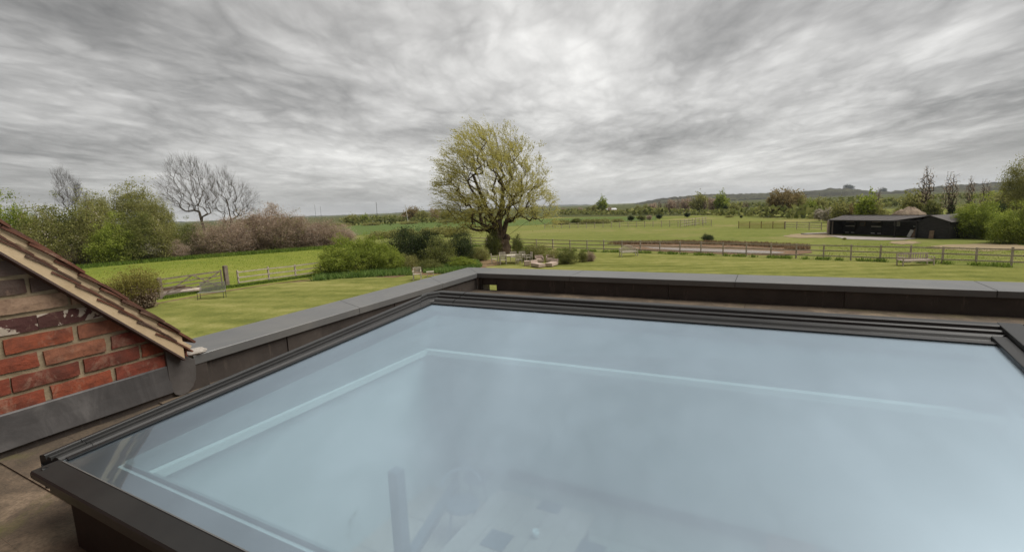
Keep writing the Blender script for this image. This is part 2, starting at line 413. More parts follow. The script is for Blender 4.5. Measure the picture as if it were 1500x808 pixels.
M['mortar'] = simple('lime mortar', (0.20, 0.158, 0.100), (0.33, 0.265, 0.175), 14, 0.95, 0.8, 60, bd=0.006, spec=0.1)
M['verge'] = simple('sandy verge mortar', (0.44, 0.33, 0.20), (0.55, 0.425, 0.275), 8, 0.95, 0.6, 90, bd=0.003, spec=0.1)
M['pale_mortar'] = simple('pale mortar', (0.30, 0.27, 0.235), (0.46, 0.42, 0.37), 22, 0.9, 0.7, 60, bd=0.004, spec=0.2)
M['tile'] = mat_brick('clay roof tile', [(0, (0.085, 0.050, 0.034)), (0.5, (0.15, 0.060, 0.036)), (1, (0.075, 0.052, 0.038))])
M['soffit'] = simple('dark soffit', (0.05, 0.03, 0.026), (0.08, 0.05, 0.04), 9, 0.8, 0.2)

def mat_glass():
    m = bpy.data.materials.new('solar control glass'); m.use_nodes = True; m.node_tree.nodes.clear(); T = NT(m.node_tree)
    out = T.n.new('ShaderNodeOutputMaterial')
    co = world_co(T)
    lw = T.n.new('ShaderNodeLayerWeight'); lw.inputs['Blend'].default_value = 0.5
    fac = T.maprange(lw.outputs['Facing'], 0.25, 0.95, 0.47, 0.66)
    dust = T.maprange(T.noise(co, 2.2, 6, 0.65), 0.35, 0.8, 0.0, 0.03)
    g1 = T.n.new('ShaderNodeBsdfGlossy'); g1.inputs['Roughness'].default_value = 0.012; T.put(g1.inputs[0], (0.70, 0.84, 0.98))
    g2 = T.n.new('ShaderNodeBsdfGlossy'); g2.inputs['Roughness'].default_value = 0.36; T.put(g2.inputs[0], (0.73, 0.88, 1.0))
    tr = T.n.new('ShaderNodeBsdfTransparent'); T.put(tr.inputs[0], (0.72, 0.88, 0.90))
    df = T.n.new('ShaderNodeBsdfDiffuse'); T.put(df.inputs[0], (0.45, 0.5, 0.55))
    mg = T.n.new('ShaderNodeMixShader'); mg.inputs[0].default_value = 0.62; T.l.new(g1.outputs[0], mg.inputs[1]); T.l.new(g2.outputs[0], mg.inputs[2])
    m1 = T.n.new('ShaderNodeMixShader'); T.l.new(fac, m1.inputs[0]); T.l.new(tr.outputs[0], m1.inputs[1]); T.l.new(mg.outputs[0], m1.inputs[2])
    m2 = T.n.new('ShaderNodeMixShader'); T.l.new(dust, m2.inputs[0]); T.l.new(m1.outputs[0], m2.inputs[1]); T.l.new(df.outputs[0], m2.inputs[2])
    T.l.new(m2.outputs[0], out.inputs[0])
    return m
M['glass'] = mat_glass()

def mat_water():
    m, T, b, _ = new_mat('pond water')
    T.put(b.inputs['Base Color'], (0.20, 0.155, 0.115)); b.inputs['Roughness'].default_value = 0.25
    b.inputs['Specular IOR Level'].default_value = 0.4
    T.l.new(T.bump(T.noise(world_co(T), 3, 3), 0.05, 0.02), b.inputs['Normal'])
    return m
M['water'] = mat_water()

def mat_hill(name, a, b_, c):
    m, T, b, _ = new_mat(name)
    co = world_co(T)
    n = T.noise(T.mapping(co, scale=(1, 1, 3)), 0.006, 7, 0.62); n2 = T.noise(T.mapping(co, scale=(1, 1, 2)), 0.045, 5, 0.7)
    v = T.math('ADD', T.math('MULTIPLY', n, 0.65), T.math('MULTIPLY', n2, 0.35))
    T.put(b.inputs['Base Color'], T.ramp(v, [(0.42, a), (0.50, b_), (0.58, c)])); b.inputs['Roughness'].default_value = 1.0
    b.inputs['Specular IOR Level'].default_value = 0.0
    T.l.new(T.bump(n2, 1.0, 8.0), b.inputs['Normal'])
    return m
M['hill'] = mat_hill('wooded hillside', (0.028, 0.027, 0.018), (0.055, 0.052, 0.032), (0.115, 0.115, 0.060))
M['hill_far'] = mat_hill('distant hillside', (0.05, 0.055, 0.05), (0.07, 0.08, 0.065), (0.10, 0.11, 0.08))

M['leaf_willow'] = mat_leaf('willow leaves', (0.30, 0.275, 0.075), (0.47, 0.43, 0.125), (0.62, 0.57, 0.22), 0.5, 0.5)
M['leaf_bright'] = mat_leaf('bright green leaves', (0.112, 0.154, 0.025), (0.259, 0.316, 0.051), (0.463, 0.505, 0.112), 0.35)
M['leaf_mid'] = mat_leaf('mid green leaves', (0.085, 0.104, 0.032), (0.183, 0.201, 0.056), (0.329, 0.323, 0.110), 0.35)
M['leaf_olive'] = mat_leaf('olive spring leaves', (0.156, 0.156, 0.054), (0.282, 0.282, 0.090), (0.432, 0.408, 0.156), 0.35)
M['leaf_dark'] = mat_leaf('dark evergreen leaves', (0.023, 0.036, 0.016), (0.052, 0.073, 0.027), (0.114, 0.138, 0.052), 0.15)
M['leaf_red'] = mat_leaf('reddish buds', (0.240, 0.174, 0.126), (0.432, 0.330, 0.246), (0.672, 0.540, 0.432), 0.25)
M['leaf_russet'] = mat_leaf('russet leaves', (0.17, 0.13, 0.055), (0.28, 0.215, 0.095), (0.38, 0.31, 0.15), 0.3)
M['blossom'] = mat_leaf('white blossom', (0.34, 0.28, 0.23), (0.48, 0.42, 0.36), (0.64, 0.58, 0.52), 0.3)
M['leaf_yellow'] = mat_leaf('yellow green buds', (0.154, 0.143, 0.033), (0.286, 0.253, 0.066), (0.396, 0.352, 0.121), 0.35)
M['grassblade'] = mat_leaf('grass blades', (0.097, 0.157, 0.026), (0.166, 0.240, 0.041), (0.256, 0.316, 0.067), 0.35, 0.3)
M['reed'] = mat_leaf('dry reeds', (0.143, 0.094, 0.050), (0.242, 0.165, 0.094), (0.352, 0.253, 0.154), 0.3)
M['daffodil'] = mat_leaf('bright leaves of bulbs', (0.085, 0.150, 0.035), (0.16, 0.25, 0.06), (0.27, 0.36, 0.11), 0.35)

# ------------------------------------------------------------------ ground and fields
def sheet(name, px, z, mat, world=False, cuts=0):
    pts = [Vector((p[0], p[1], z)) for p in px] if world else [at(u, v, z) for u, v in px]
    me = bpy.data.meshes.new(name); me.from_pydata([tuple(p) for p in pts], [], [tuple(range(len(pts)))]); me.update()
    bm = bmesh.new(); bm.from_mesh(me); bmesh.ops.recalc_face_normals(bm, faces=bm.faces)
    for f in bm.faces:
        if f.normal.z < 0: f.normal_flip()
    bmesh.ops.triangulate(bm, faces=bm.faces); bm.to_mesh(me); bm.free()
    me.materials.append(mat); o = link(name, me); o['kind'] = 'structure'; return o

bld = MB().box((-0.3, 0, -0.5), (14000, 14000, 1.0))
bo = bld.build('ground', M['meadow']); bo['kind'] = 'structure'
# the wider countryside beyond the first fields
sheet('pasture', [(u, v) for u, v in ((-900, 385), (0, 350), (300, 337), (490, 327.5), (690, 321), (820, 318), (1000, 316), (1200, 309), (1500, 300), (2400, 270), (2400, 240), (1500, 276), (850, 301.4), (490, 316.2), (0, 336.3), (-900, 373))], 0.02, M['farland'])
sheet('crop_field', [(505, 345), (500, 334), (530, 328.5), (700, 323), (860, 318.5), (960, 317), (962, 322), (860, 326), (700, 333), (620, 340)], 0.035, M['crop'])
sheet('paddock', [(-300, 470), (100, 393), (300, 376), (520, 362), (560, 372), (480, 405), (345, 428), (200, 455), (0, 510), (-300, 640)], 0.016, M['paddock'])
sheet('lawn', [(-600, 900), (-300, 700), (0, 500), (160, 455), (300, 432), (400, 416), (500, 407), (620, 401), (690, 392), (720, 384), (790, 382), (862, 370), (1010, 373.5), (1160, 379), (1320, 385), (1480, 391.5), (1800, 404), (2300, 430), (2300, 700), (1500, 1500), (0, 1500)], 0.024, M['lawn'])
sheet('lawn_verge', [(225, 444), (345, 424), (470, 406.5), (560, 405), (600, 401), (500, 405.5), (400, 414.5), (300, 430.5)], 0.030, M['paddock'])

def strip(name, pts, w, z, mat, jit=0.25):
    rng = random.Random(name); P = [at(u, v, z) for u, v in pts]; Q = []
    for a, b in zip(P, P[1:]):
        n = max(1, int((b - a).length / 0.6))
        for i in range(n): Q.append(a.lerp(b, i / n))
    Q.append(P[-1]); L = []; R = []
    for i, p in enumerate(Q):
        d = (Q[min(i + 1, len(Q) - 1)] - Q[max(i - 1, 0)]).normalized(); s = Vector((-d.y, d.x, 0))
        L.append(p + s * w * (0.5 + rng.uniform(-jit, jit))); R.append(p - s * w * (0.5 + rng.uniform(-jit, jit)))
    V = L + R; n = len(L)
    me = bpy.data.meshes.new(name); me.from_pydata([tuple(v) for v in V], [], [(n + i, n + i + 1, i + 1, i) for i in range(n - 1)]); me.update()
    me.materials.append(mat); o = link(name, me); o['kind'] = 'structure'; return o
strip('trodden_path', [(150, 459), (215, 447), (300, 431), (400, 415), (500, 406), (560, 403.5), (610, 402)], 0.5, 0.036, M['dirt'])
def blob_px(name, cx, cy, rx, ry, z, mat, n=26, jit=0.18):
    rng = random.Random(name + str(cx))
    return sheet(name, [(cx + rx * cos(2 * pi * i / n) * (1 + rng.uniform(-jit, jit)), cy + ry * sin(2 * pi * i / n) * (1 + rng.uniform(-jit, jit)) + (0.026 * 0) ) for i in range(n)], z, mat)
blob_px('bare_ground', 712, 385, 22, 5, 0.040, M['dirt'])
blob_px('bare_ground', 590, 388, 110, 16, 0.016 + 0.022, M['mud'])
blob_px('bare_ground', 1325, 355, 22, 2.5, 0.028, M['sand'])
blob_px('bare_ground', 1440, 362, 75, 5, 0.028, M['sand'])
blob_px('bare_ground', 1190, 345, 40, 3.5, 0.028, M['sand'])
sheet('pond_bank', [(905, 356), (950, 354.5), (1020, 353), (1100, 356), (1140, 361), (1185, 363), (1190, 370), (1150, 374), (1080, 372.5), (1000, 369.5), (930, 366)], 0.030, M['mud'])
sheet('pond_water', [(942, 361.5), (985, 362.6), (1040, 364), (1090, 365.6), (1130, 367.4), (1152, 369.4), (1140, 370.8), (1090, 370), (1040, 368.3), (990, 366), (955, 363.6)], 0.036, M['water'])

# ------------------------------------------------------------------ hills
def ridge(name, prof, D, mat, thick, seed):
    """prof: pixels of the skyline; the ridge stands D metres away"""
    rng = np.random.default_rng(seed); us = np.arange(prof[0][0], prof[-1][0], 3.0)
    vs = np.interp(us, [p[0] for p in prof], [p[1] for p in prof]); V = []; rows = 9
    prevn = 0
    crest = []
    for u, v in zip(us, vs):
        d = ray(u, v); h = np.hypot(d[0], d[1]); P = CAM + d * (D / h)
        prevn = prevn * 0.6 + rng.normal(0, 1) * 1.3; P[2] += prevn
        crest.append(P)
    for P in crest:
        dirn = np.array([P[0], P[1], 0]); dirn /= np.linalg.norm(dirn)
        for j in range(rows):
            t = j / (rows - 2)
            if j < rows - 1:
                z = P[2] * (t * t * (3 - 2 * t)) - 2 * (1 - t); off = -thick * (1 - t)
                if 0 < j < rows - 2: z += rng.normal(0, 1.0)
            else: z = -3; off = thick
            V.append(P + dirn * off - np.array([0, 0, P[2]]) + np.array([0, 0, z]))
    n = len(crest); Fq = [(i * rows + j, (i + 1) * rows + j, (i + 1) * rows + j + 1, i * rows + j + 1) for i in range(n - 1) for j in range(rows - 1)]
    o = link(name, mesh_np(name, V, Fq, mat, True)); o['kind'] = 'structure'; return o
ridge('wooded_hill', [(885, 303), (910, 300), (940, 296), (975, 290), (1010, 286), (1050, 284), (1110, 283), (1160, 281.5), (1200, 278.5), (1225, 276), (1242, 275), (1262, 279), (1280, 281.5), (1310, 280), (1345, 275), (1380, 272.5), (1430, 270), (1500, 263), (1700, 252), (1950, 262), (2100, 262)], 2300, M['hill'], 1100, 3)
ridge('distant_hill', [(430, 317), (560, 312.5), (640, 307), (760, 303.5), (820, 300.3), (860, 299.6), (885, 300.8), (920, 299), (1000, 292)], 4200, M['hill_far'], 700, 5)
ridge('distant_hill', [(-1200, 380), (-400, 350), (100, 331), (300, 323.5), (430, 317.3), (470, 316)], 4000, M['hill_far'], 700, 6)

# ------------------------------------------------------------------ vegetation builders
def tubes_mesh(name, P0, P1, R0, R1, k, mat):
    P0 = np.asarray(P0); P1 = np.asarray(P1); D = P1 - P0; L = np.linalg.norm(D, axis=1, keepdims=True) + 1e-9; D = D / L
    up = np.tile([0.0, 0.0, 1.0], (len(D), 1)); up[np.abs(D[:, 2]) > 0.9] = [1, 0, 0]
    A = np.cross(D, up); A /= np.linalg.norm(A, axis=1, keepdims=True); B = np.cross(A, D)
    ang = np.arange(k) * 2 * pi / k
    ring = A[:, None, :] * np.cos(ang)[None, :, None] + B[:, None, :] * np.sin(ang)[None, :, None]
    V0 = P0[:, None, :] + ring * np.asarray(R0)[:, None, None]; V1 = P1[:, None, :] + ring * np.asarray(R1)[:, None, None]
    V = np.concatenate([V0, V1], 1).reshape(-1, 3); n = len(D)
    j = np.arange(k); base = (np.arange(n) * 2 * k)[:, None]
    Fq = np.stack([base + j, base + (j + 1) % k, base + k + (j + 1) % k, base + k + j], -1).reshape(-1, 4)
    return V, Fq

def grow(rng, skel, tips, seg=0.5, wob=0.12, pull=0.35, up=0.0):
    """skel: list of (point, parent index); tips joined one by one to the nearest node"""
    N = [np.array(p, float) for p, _ in skel]; PA = [q for _, q in skel]
    base = N[0]
    A = np.array(N)
    order = np.argsort([np.linalg.norm(t - base) for t in tips])
    ends = []
    for i in order:
        t = tips[i]
        dd = np.linalg.norm(A - t, axis=1)
        bd = np.linalg.norm(A - base, axis=1)
        cost = dd + pull * np.abs(dd + bd - np.linalg.norm(t - base))
        k = int(np.argmin(cost)); a = A[k]; L = np.linalg.norm(t - a)
        n = max(1, int(L / seg)); cur = k
        side = rng.normal(0, 1, 3) * wob * L
        new = []
        for s in range(1, n + 1):
            f = s / n; p = a + (t - a) * f + side * f * (1 - f) * 2 + np.array([0, 0, up * L * f * (1 - f)])
            N.append(p); PA.append(cur); cur = len(N) - 1; new.append(p)
        A = np.vstack([A, np.array(new)]); ends.append(cur)
    return A, np.array(PA), ends

def radii(PA, ends, n, rtip, rroot):
    cnt = np.zeros(n)
    for e in ends: cnt[e] += 1
    has = np.zeros(n, bool); has[PA[PA >= 0]] = True
    cnt[(~has) & (cnt == 0)] = 1
    for i in range(n - 1, 0, -1):
        cnt[PA[i]] += cnt[i]
    e = math.log(rroot / rtip) / math.log(max(cnt[0], 2))
    return rtip * np.maximum(cnt, 1) ** e

def wood_mesh(name, A, PA, R, mat, kthick=7):
    idx = np.arange(1, len(A)); idx = idx[PA[1:] >= 0]
    Rp = R[PA[idx]]; Rc = R[idx]
    R0 = np.where(Rp < Rc * 1.5, Rp, Rc * 1.15); thick = R0 > 0.04
    Vs = []; Fs = []; off = 0
    for msk, k in ((thick, kthick), (~thick, 3)):
        if msk.any():
            ii = idx[msk]; V, Fq = tubes_mesh(name, A[PA[ii]], A[ii], R0[msk], Rc[msk], k, mat)
            Vs.append(V); Fs.append(Fq + off); off += len(V)
    return mesh_np(name, np.concatenate(Vs), np.concatenate(Fs), mat, True)

def leaves_mesh(name, C, size, mat, rng, slim=0.5, axis=None, up=0.0):
    n = len(C)
    if axis is None: X = rng.normal(0, 1, (n, 3)); X[:, 2] += up
    else: X = axis + rng.normal(0, 0.28, (n, 3))
    X /= np.linalg.norm(X, axis=1, keepdims=True)
    Y = np.cross(X, rng.normal(0, 1, (n, 3))); Y /= np.linalg.norm(Y, axis=1, keepdims=True)
    s = (size * rng.uniform(0.6, 1.35, n))[:, None]
    V = np.stack([C - X * s * 0.5, C + Y * s * slim * 0.5 - X * s * 0.05, C + X * s * 0.5, C - Y * s * slim * 0.5 - X * s * 0.05], 1).reshape(-1, 3)
    return mesh_np(name, V, np.arange(n * 4).reshape(n, 4), mat)

def in_ellipsoids(rng, E, n, shell=0.55, bump=0.22):
    vol = np.array([e[3] * e[4] * e[5] for e in E]); pick = rng.choice(len(E), n, p=vol / vol.sum())
    d = rng.normal(0, 1, (n, 3)); d /= np.linalg.norm(d, axis=1, keepdims=True)
    r = rng.uniform(0, 1, n) ** (1 / 3) * (1 - shell) + shell * rng.uniform(0.75, 1, n)
    lump = 1 + bump * np.sin(d[:, 0] * 5 + pick) * np.cos(d[:, 2] * 4 + pick * 2) + rng.normal(0, bump * 0.25, n)
    E = np.array(E)[pick]
    return E[:, :3] + d * E[:, 3:6] * (r * lump)[:, None]

def cluster(rng, P, per, sig):
    C = np.repeat(P, per, 0); return C + rng.normal(0, sig, C.shape) * np.array([1, 1, 0.8])

_tree_cache = {}
def shrub_meshes(key, H, W, tips, per, leaf, lmat, wmat='bark', seed=1, stems=6, sig=0.28, slim=0.6, crown0=0.18, shell=0.5, rtip=0.006, rroot=0.06, extra=None, sk=None):
    if key in _tree_cache: return _tree_cache[key]
    rng = np.random.default_rng(seed)
    E = [(0, 0, H * (0.5 + crown0 / 2), W * 0.36, W * 0.36, H * (0.5 - crown0 / 2))]
    for i in range(5):
        a = rng.uniform(0, 2 * pi); r = W * rng.uniform(0.18, 0.30)
        hh = H * rng.uniform(0.28, 0.40); E.append((r * cos(a), r * sin(a), H * crown0 + hh, W * 0.24, W * 0.24, hh))
    T = in_ellipsoids(rng, E, tips, shell, 0.34); T = T[T[:, 2] > 0.1]
    # leave hollows, and let some shoots run out past the crown
    c = rng.uniform(-1, 1, (9, 3)) * np.array([W * .45, W * .45, H * .3]) + np.array([0, 0, H * .62])
    dmin = np.min(np.linalg.norm(T[:, None, :] - c[None], axis=2), axis=1); T = T[dmin > min(W, H) * 0.085]
    lo_ = rng.uniform(0, 1, len(T)) < 0.10; T[lo_] = T[lo_] * (1 + rng.uniform(0.06, 0.24, (lo_.sum(), 1)))
    skel = [((0, 0, 0), -1)]
    if sk: skel += sk
    else:
        for i in range(stems):
            a = rng.uniform(0, 2 * pi); r = W * 0.05
            skel.append(((r * cos(a), r * sin(a), 0.05 * H), 0)); skel.append(((r * 2.2 * cos(a), r * 2.2 * sin(a), 0.22 * H), len(skel) - 1))
    A, PA, ends = grow(rng, skel, list(T), seg=max(0.25, H * 0.08))
    R = radii(PA, ends, len(A), rtip, rroot)
    wm = wood_mesh('trunk', A, PA, R, M[wmat])
    lm = leaves_mesh('crown', cluster(rng, A[ends], per, sig * rng.uniform(0.55, 1.25, (len(ends), 1)).repeat(per, 0)), leaf, M[lmat], rng, slim) if per else None
    ex = []
    if extra:
        em, frac, eper, esz = extra; sel = np.array(ends)[rng.uniform(0, 1, len(ends)) < frac]
        ex.append(leaves_mesh('blossom', cluster(rng, A[sel], eper, sig * 0.8), esz, M[em], rng, 0.9))
    _tree_cache[key] = (wm, lm, ex); return _tree_cache[key]

def place_plant(name, meshes, loc, scale, rz, label, cat, group=None, parts=True, stem='trunk', crown='crown'):
    wm, lm, ex = meshes
    o = empty(name, loc, rz, label, cat, group); o.scale = scale if hasattr(scale, '__len__') else (scale,) * 3
    link(stem, wm, o)
    if lm: link(crown, lm, o)
    for e in ex: link('blossom', e, o)
    return o
def put(name, meshes, u, v, hpx, H, rz, label, cat, group=None, sx=1.0, stem='trunk', crown='crown', rng=None):
    """stands a plant on the ground at pixel (u, v), as tall as hpx pixels; H is the mesh's own height"""
    p = at(u, v); s = hpx * depth(p) / F_PX / H
    return place_plant(name, meshes, p, (s * sx, s * sx, s), rz, label, cat, group, stem=stem, crown=crown)
def px_m(u, v): return depth(at(u, v)) / F_PX

# ------------------------------------------------------------------ the willow
def willow():
    b = at(733, 371); k = px_m(733, 371); rng = np.random.default_rng(11)
    W = lambda u, v, y=0.0: ((u - 733) * k, y, (371 - v) * k)
    sk = [(W(733, 373), -1), (W(733, 366), 0), (W(733, 358), 1), (W(733, 350), 2)]
    def limb(start, pts):
        cur = start
        for p in pts: sk.append((p, cur)); cur = len(sk) - 1
    limb(3, [W(726, 342, .1), W(719, 335, .2), W(708, 328, .4), W(697, 321, .7), W(686, 314, .9), W(676, 308, 1.1)])
    limb(3, [W(730, 340, -.2), W(724, 325, -.5), W(716, 305, -.8), W(708, 282, -1.0), W(700, 258, -1.2), W(694, 232, -1.4)])
    limb(3, [W(734, 338), W(734, 322, .1), W(731, 300, .2), W(729, 276, .3), W(724, 250, .3), W(721, 222, .2), W(716, 200, .2)])
    limb(3, [W(739, 340, .3), W(745, 322, .8), W(750, 300, 1.2), W(757, 278, 1.6), W(764, 255, 2.0), W(768, 232, 2.2)])
    limb(3, [W(741, 347, -.3), W(750, 342, -.6), W(760, 335, -1.), W(771, 327, -1.4), W(782, 324, -1.6), W(792, 316, -1.8)])
    limb(6, [W(705, 315, 1.), W(703, 300, 1.4), W(698, 282, 1.9)])
    limb(17, [W(741, 284, -.6), W(752, 268, -1.1), W(757, 248, -1.6), W(756, 225, -2.)])
    e = lambda u, v, ru, rv, y=0, ry=None: (*W(u + 2, v + (9 if v < 290 else 2), y), ru * k, (ry or ru) * k, rv * k)
    E = [e(722, 262, 62, 68), e(716, 214, 46, 34), e(682, 226, 36, 32), e(672, 278, 37, 36, .5), e(690, 300, 36, 22), e(765, 252, 38, 50),
         e(778, 296, 36, 34), e(793, 298, 22, 24), e(738, 300, 50, 26), e(664, 262, 22, 42), e(662, 312, 20, 20), e(800, 322, 17, 18), e(682, 328, 22, 13), e(745, 208, 28, 26), e(700, 195, 26, 16), e(770, 232, 24, 24)]
    tips = in_ellipsoids(rng, E, 1700, 0.35, 0.16)
    A, PA, ends = grow(rng, [(np.array(p), q) for p, q in sk], list(tips), seg=0.6, wob=0.045, pull=0.8, up=-0.05)
    R = radii(PA, ends, len(A), 0.006, 0.80)
    R[0] = 1.45; R[1] = 1.25; R[2] = 1.12; R[3] = 1.02
    o = empty('willow_tree', b, YAW, 'large old willow with yellow green spring leaves beside the garden table', 'tree')
    wm = wood_mesh('trunk', A, PA, R, M['bark'], 10)
    link('trunk', wm, o)
    # burrs and lumps of the pollarded bole
    for i in range(7):
        a = rng.uniform(0, 2 * pi); z = rng.uniform(0.5, 2.2); rr = rng.uniform(0.25, 0.5)
        MB().lathe((0, 0, -rr), [(rr * 0.2, 0), (rr * 0.8, rr * 0.4), (rr, rr), (rr * 0.75, rr * 1.6), (rr * 0.2, rr * 2)], 9).build('burr', M['bark'], o, smooth=True, loc=(0.95 * cos(a), 0.95 * sin(a), z))
    # wisps: leaves strung along drooping, wind-blown shoots
    T = A[ends]; n = len(T); ns = 6; steps = 12
    wind = np.array([-0.30, 0.0, 0.0]); C = []; AX = []
    fan = T - np.array([0, 0, 3.2]); fan /= np.linalg.norm(fan, axis=1, keepdims=True)
    for s in range(ns):
        d0 = rng.normal(0, 0.33, (n, 3)) + fan * 0.95 + wind
        d0 /= np.linalg.norm(d0, axis=1, keepdims=True); Ls = rng.uniform(0.6, 1.5, n)[:, None]
        for j in range(steps):
            f = (j + 0.5) / steps
            C.append(T + d0 * Ls * f + np.array([-0.10, 0, -0.22]) * (f * f) * Ls + rng.normal(0, 0.035, (n, 3)))
            ax = d0 + np.array([-0.2, 0, -0.44]) * f; AX.append(ax)
    C = np.concatenate(C); AX = np.concatenate(AX); AX /= np.linalg.norm(AX, axis=1, keepdims=True)
    keep = (rng.uniform(0, 1, len(C)) < 0.78) & (np.sin(C[:, 0] * 1.7 + C[:, 2] * 1.1) * np.cos(C[:, 2] * 1.9 - C[:, 1] * 1.3) + rng.normal(0, 0.35, len(C)) > -0.55)
    link('crown', leaves_mesh('crown', C[keep], 0.165, M['leaf_willow'], rng, 0.30, AX[keep]), o)
willow()

# ------------------------------------------------------------------ bare trees on the left
def bare_tree(name, u, v, limbs, E, ntip, label, seed, rroot, wmat='bark_grey', leaf=None, rtip=0.010, per=0):
    b = at(u, v); k = px_m(u, v); rng = np.random.default_rng(seed)
    W = lambda x, y, d=0.0: ((x - u) * k, d, (v - y) * k)
    sk = [(W(u, v + 1), -1)]
    for start, pts in limbs:
        cur = start
        for p in pts: sk.append((W(*p), cur)); cur = len(sk) - 1
    tips = in_ellipsoids(rng, [(*W(e[0], e[1]), e[2] * k, e[2] * k, e[3] * k) for e in E], ntip, 0.4, 0.1)
    A, PA, ends = grow(rng, [(np.array(p), q) for p, q in sk], list(tips), seg=k * 9, wob=0.035, pull=1.1, up=-0.07)
    R = radii(PA, ends, len(A), rtip, rroot)
    # short end twigs
    tw0 = np.repeat(A[ends], 6, 0); out = tw0 - np.array(W(u, v - (v - E[0][1]) * 0.6)); out /= np.linalg.norm(out, axis=1, keepdims=True)
    tw1 = tw0 + (out * 0.8 + np.array([0, 0, 0.35]) + rng.normal(0, 0.34, tw0.shape)) * k * 7.5
    o = empty(name, b, YAW, label, 'tree')
    link('trunk', wood_mesh('trunk', A, PA, R, M[wmat], 6), o)
    V, Fq = tubes_mesh('t', tw0, tw1, np.full(len(tw0), rtip), np.full(len(tw0), rtip * 0.6), 3, None)
    link('twigs', mesh_np('twigs', V, Fq, M[wmat]), o)
    if per:
        link('crown', leaves_mesh('crown', cluster(rng, A[ends], per, k * 5), k * 2.2, M[leaf], rng, 0.5), o)
    return o
bare_tree('bare_ash_tree', 302, 349, [(0, [(301, 338), (299, 325), (297, 310), (295, 295), (292, 278), (290, 258), (288, 240)]),
          (3, [(291, 308), (281, 296), (270, 282), (258, 268), (247, 258)]), (4, [(303, 302), (312, 290), (320, 278)]),
          (5, [(286, 280), (276, 262), (268, 248)])],
          [(288, 272, 34, 40), (268, 280, 26, 26), (305, 290, 20, 30), (285, 246, 22, 16), (255, 270, 14, 14)], 560,
          'tall bare grey tree with upright spreading twigs, left one of the leafless pair', 21, 0.36)
bare_tree('bare_ash_tree', 343, 345, [(0, [(342, 334), (341, 322), (340, 308), (338, 292), (335, 275), (332, 258)]),
          (2, [(350, 318), (358, 306), (366, 294), (372, 282)]), (3, [(332, 306), (325, 290)])],
          [(340, 290, 28, 36), (333, 266, 17, 22), (360, 296, 22, 24), (376, 305, 12, 12)], 440,
          'bare grey tree right of the taller leafless tree above the reddish hedge', 22, 0.38)
bare_tree('bare_tree', 112, 348, [(0, [(113, 330), (112, 312), (108, 292), (104, 272)]), (1, [(120, 318), (124, 298), (122, 280)])],
          [(110, 283, 14, 26), (104, 262, 9, 12), (120, 290, 12, 20)], 420, 'slender bare tree standing above the green hedge on the left', 23, 0.26)

# ------------------------------------------------------------------ shrubs and hedgerow, left side
SH_MID = shrub_meshes('mid', 6, 6, 700, 46, 0.175, 'leaf_mid', seed=31, sig=0.36, crown0=0.0)
SH_BRI = shrub_meshes('bri', 6, 6, 700, 46, 0.175, 'leaf_bright', seed=32, sig=0.36, crown0=0.0)
SH_OLI = shrub_meshes('oli', 6, 6, 800, 30, 0.155, 'leaf_olive', seed=33, sig=0.42, crown0=0.0, extra=('blossom', 0.07, 12, 0.14), wmat='twig', rtip=0.01)
SH_RED = shrub_meshes('red', 5, 6, 1000, 36, 0.125, 'leaf_red', seed=34, sig=0.36, wmat='twig', crown0=0.0, rtip=0.012, extra=('blossom', 0.22, 14, 0.11))
SH_RED2 = shrub_meshes('red2', 5, 6, 1000, 34, 0.12, 'leaf_red', seed=44, sig=0.38, wmat='twig', crown0=0.0, rtip=0.012, extra=('leaf_mid', 0.30, 14, 0.12))
SH_BLO = shrub_meshes('blo', 4, 5, 500, 22, 0.12, 'leaf_mid', seed=35, sig=0.32, extra=('blossom', 0.6, 24, 0.11))
SH_RUS = shrub_meshes('rus', 6, 6, 420, 26, 0.28, 'leaf_russet', seed=36, sig=0.42, wmat='twig')
SH_DRK = shrub_meshes('drk', 3, 4, 600, 54, 0.085, 'leaf_dark', seed=37, sig=0.22, crown0=0.02)
SH_BRI_S = shrub_meshes('bris', 3, 4.6, 700, 62, 0.085, 'leaf_bright', seed=38, sig=0.16, crown0=0.0, shell=0.65)
SH_MID_S = shrub_meshes('mids', 2, 3, 400, 44, 0.07, 'leaf_mid', seed=39, sig=0.17, crown0=0.0)
SH_OLI_S = shrub_meshes('olis', 2, 3, 400, 36, 0.075, 'leaf_olive', seed=40, sig=0.18, crown0=0.0, wmat='twig')
TR_LOOSE = shrub_meshes('loose', 9, 6, 520, 34, 0.17, 'leaf_olive', seed=41, sig=0.4, wmat='bark_grey', crown0=0.25, shell=0.3, rroot=0.16,
                        sk=[((0, 0, 1.5), 0), ((0.1, 0, 3.2), 1), ((0.2, 0.1, 5), 2)])
G_L = 'shrubs of the overgrown hedge on the left'
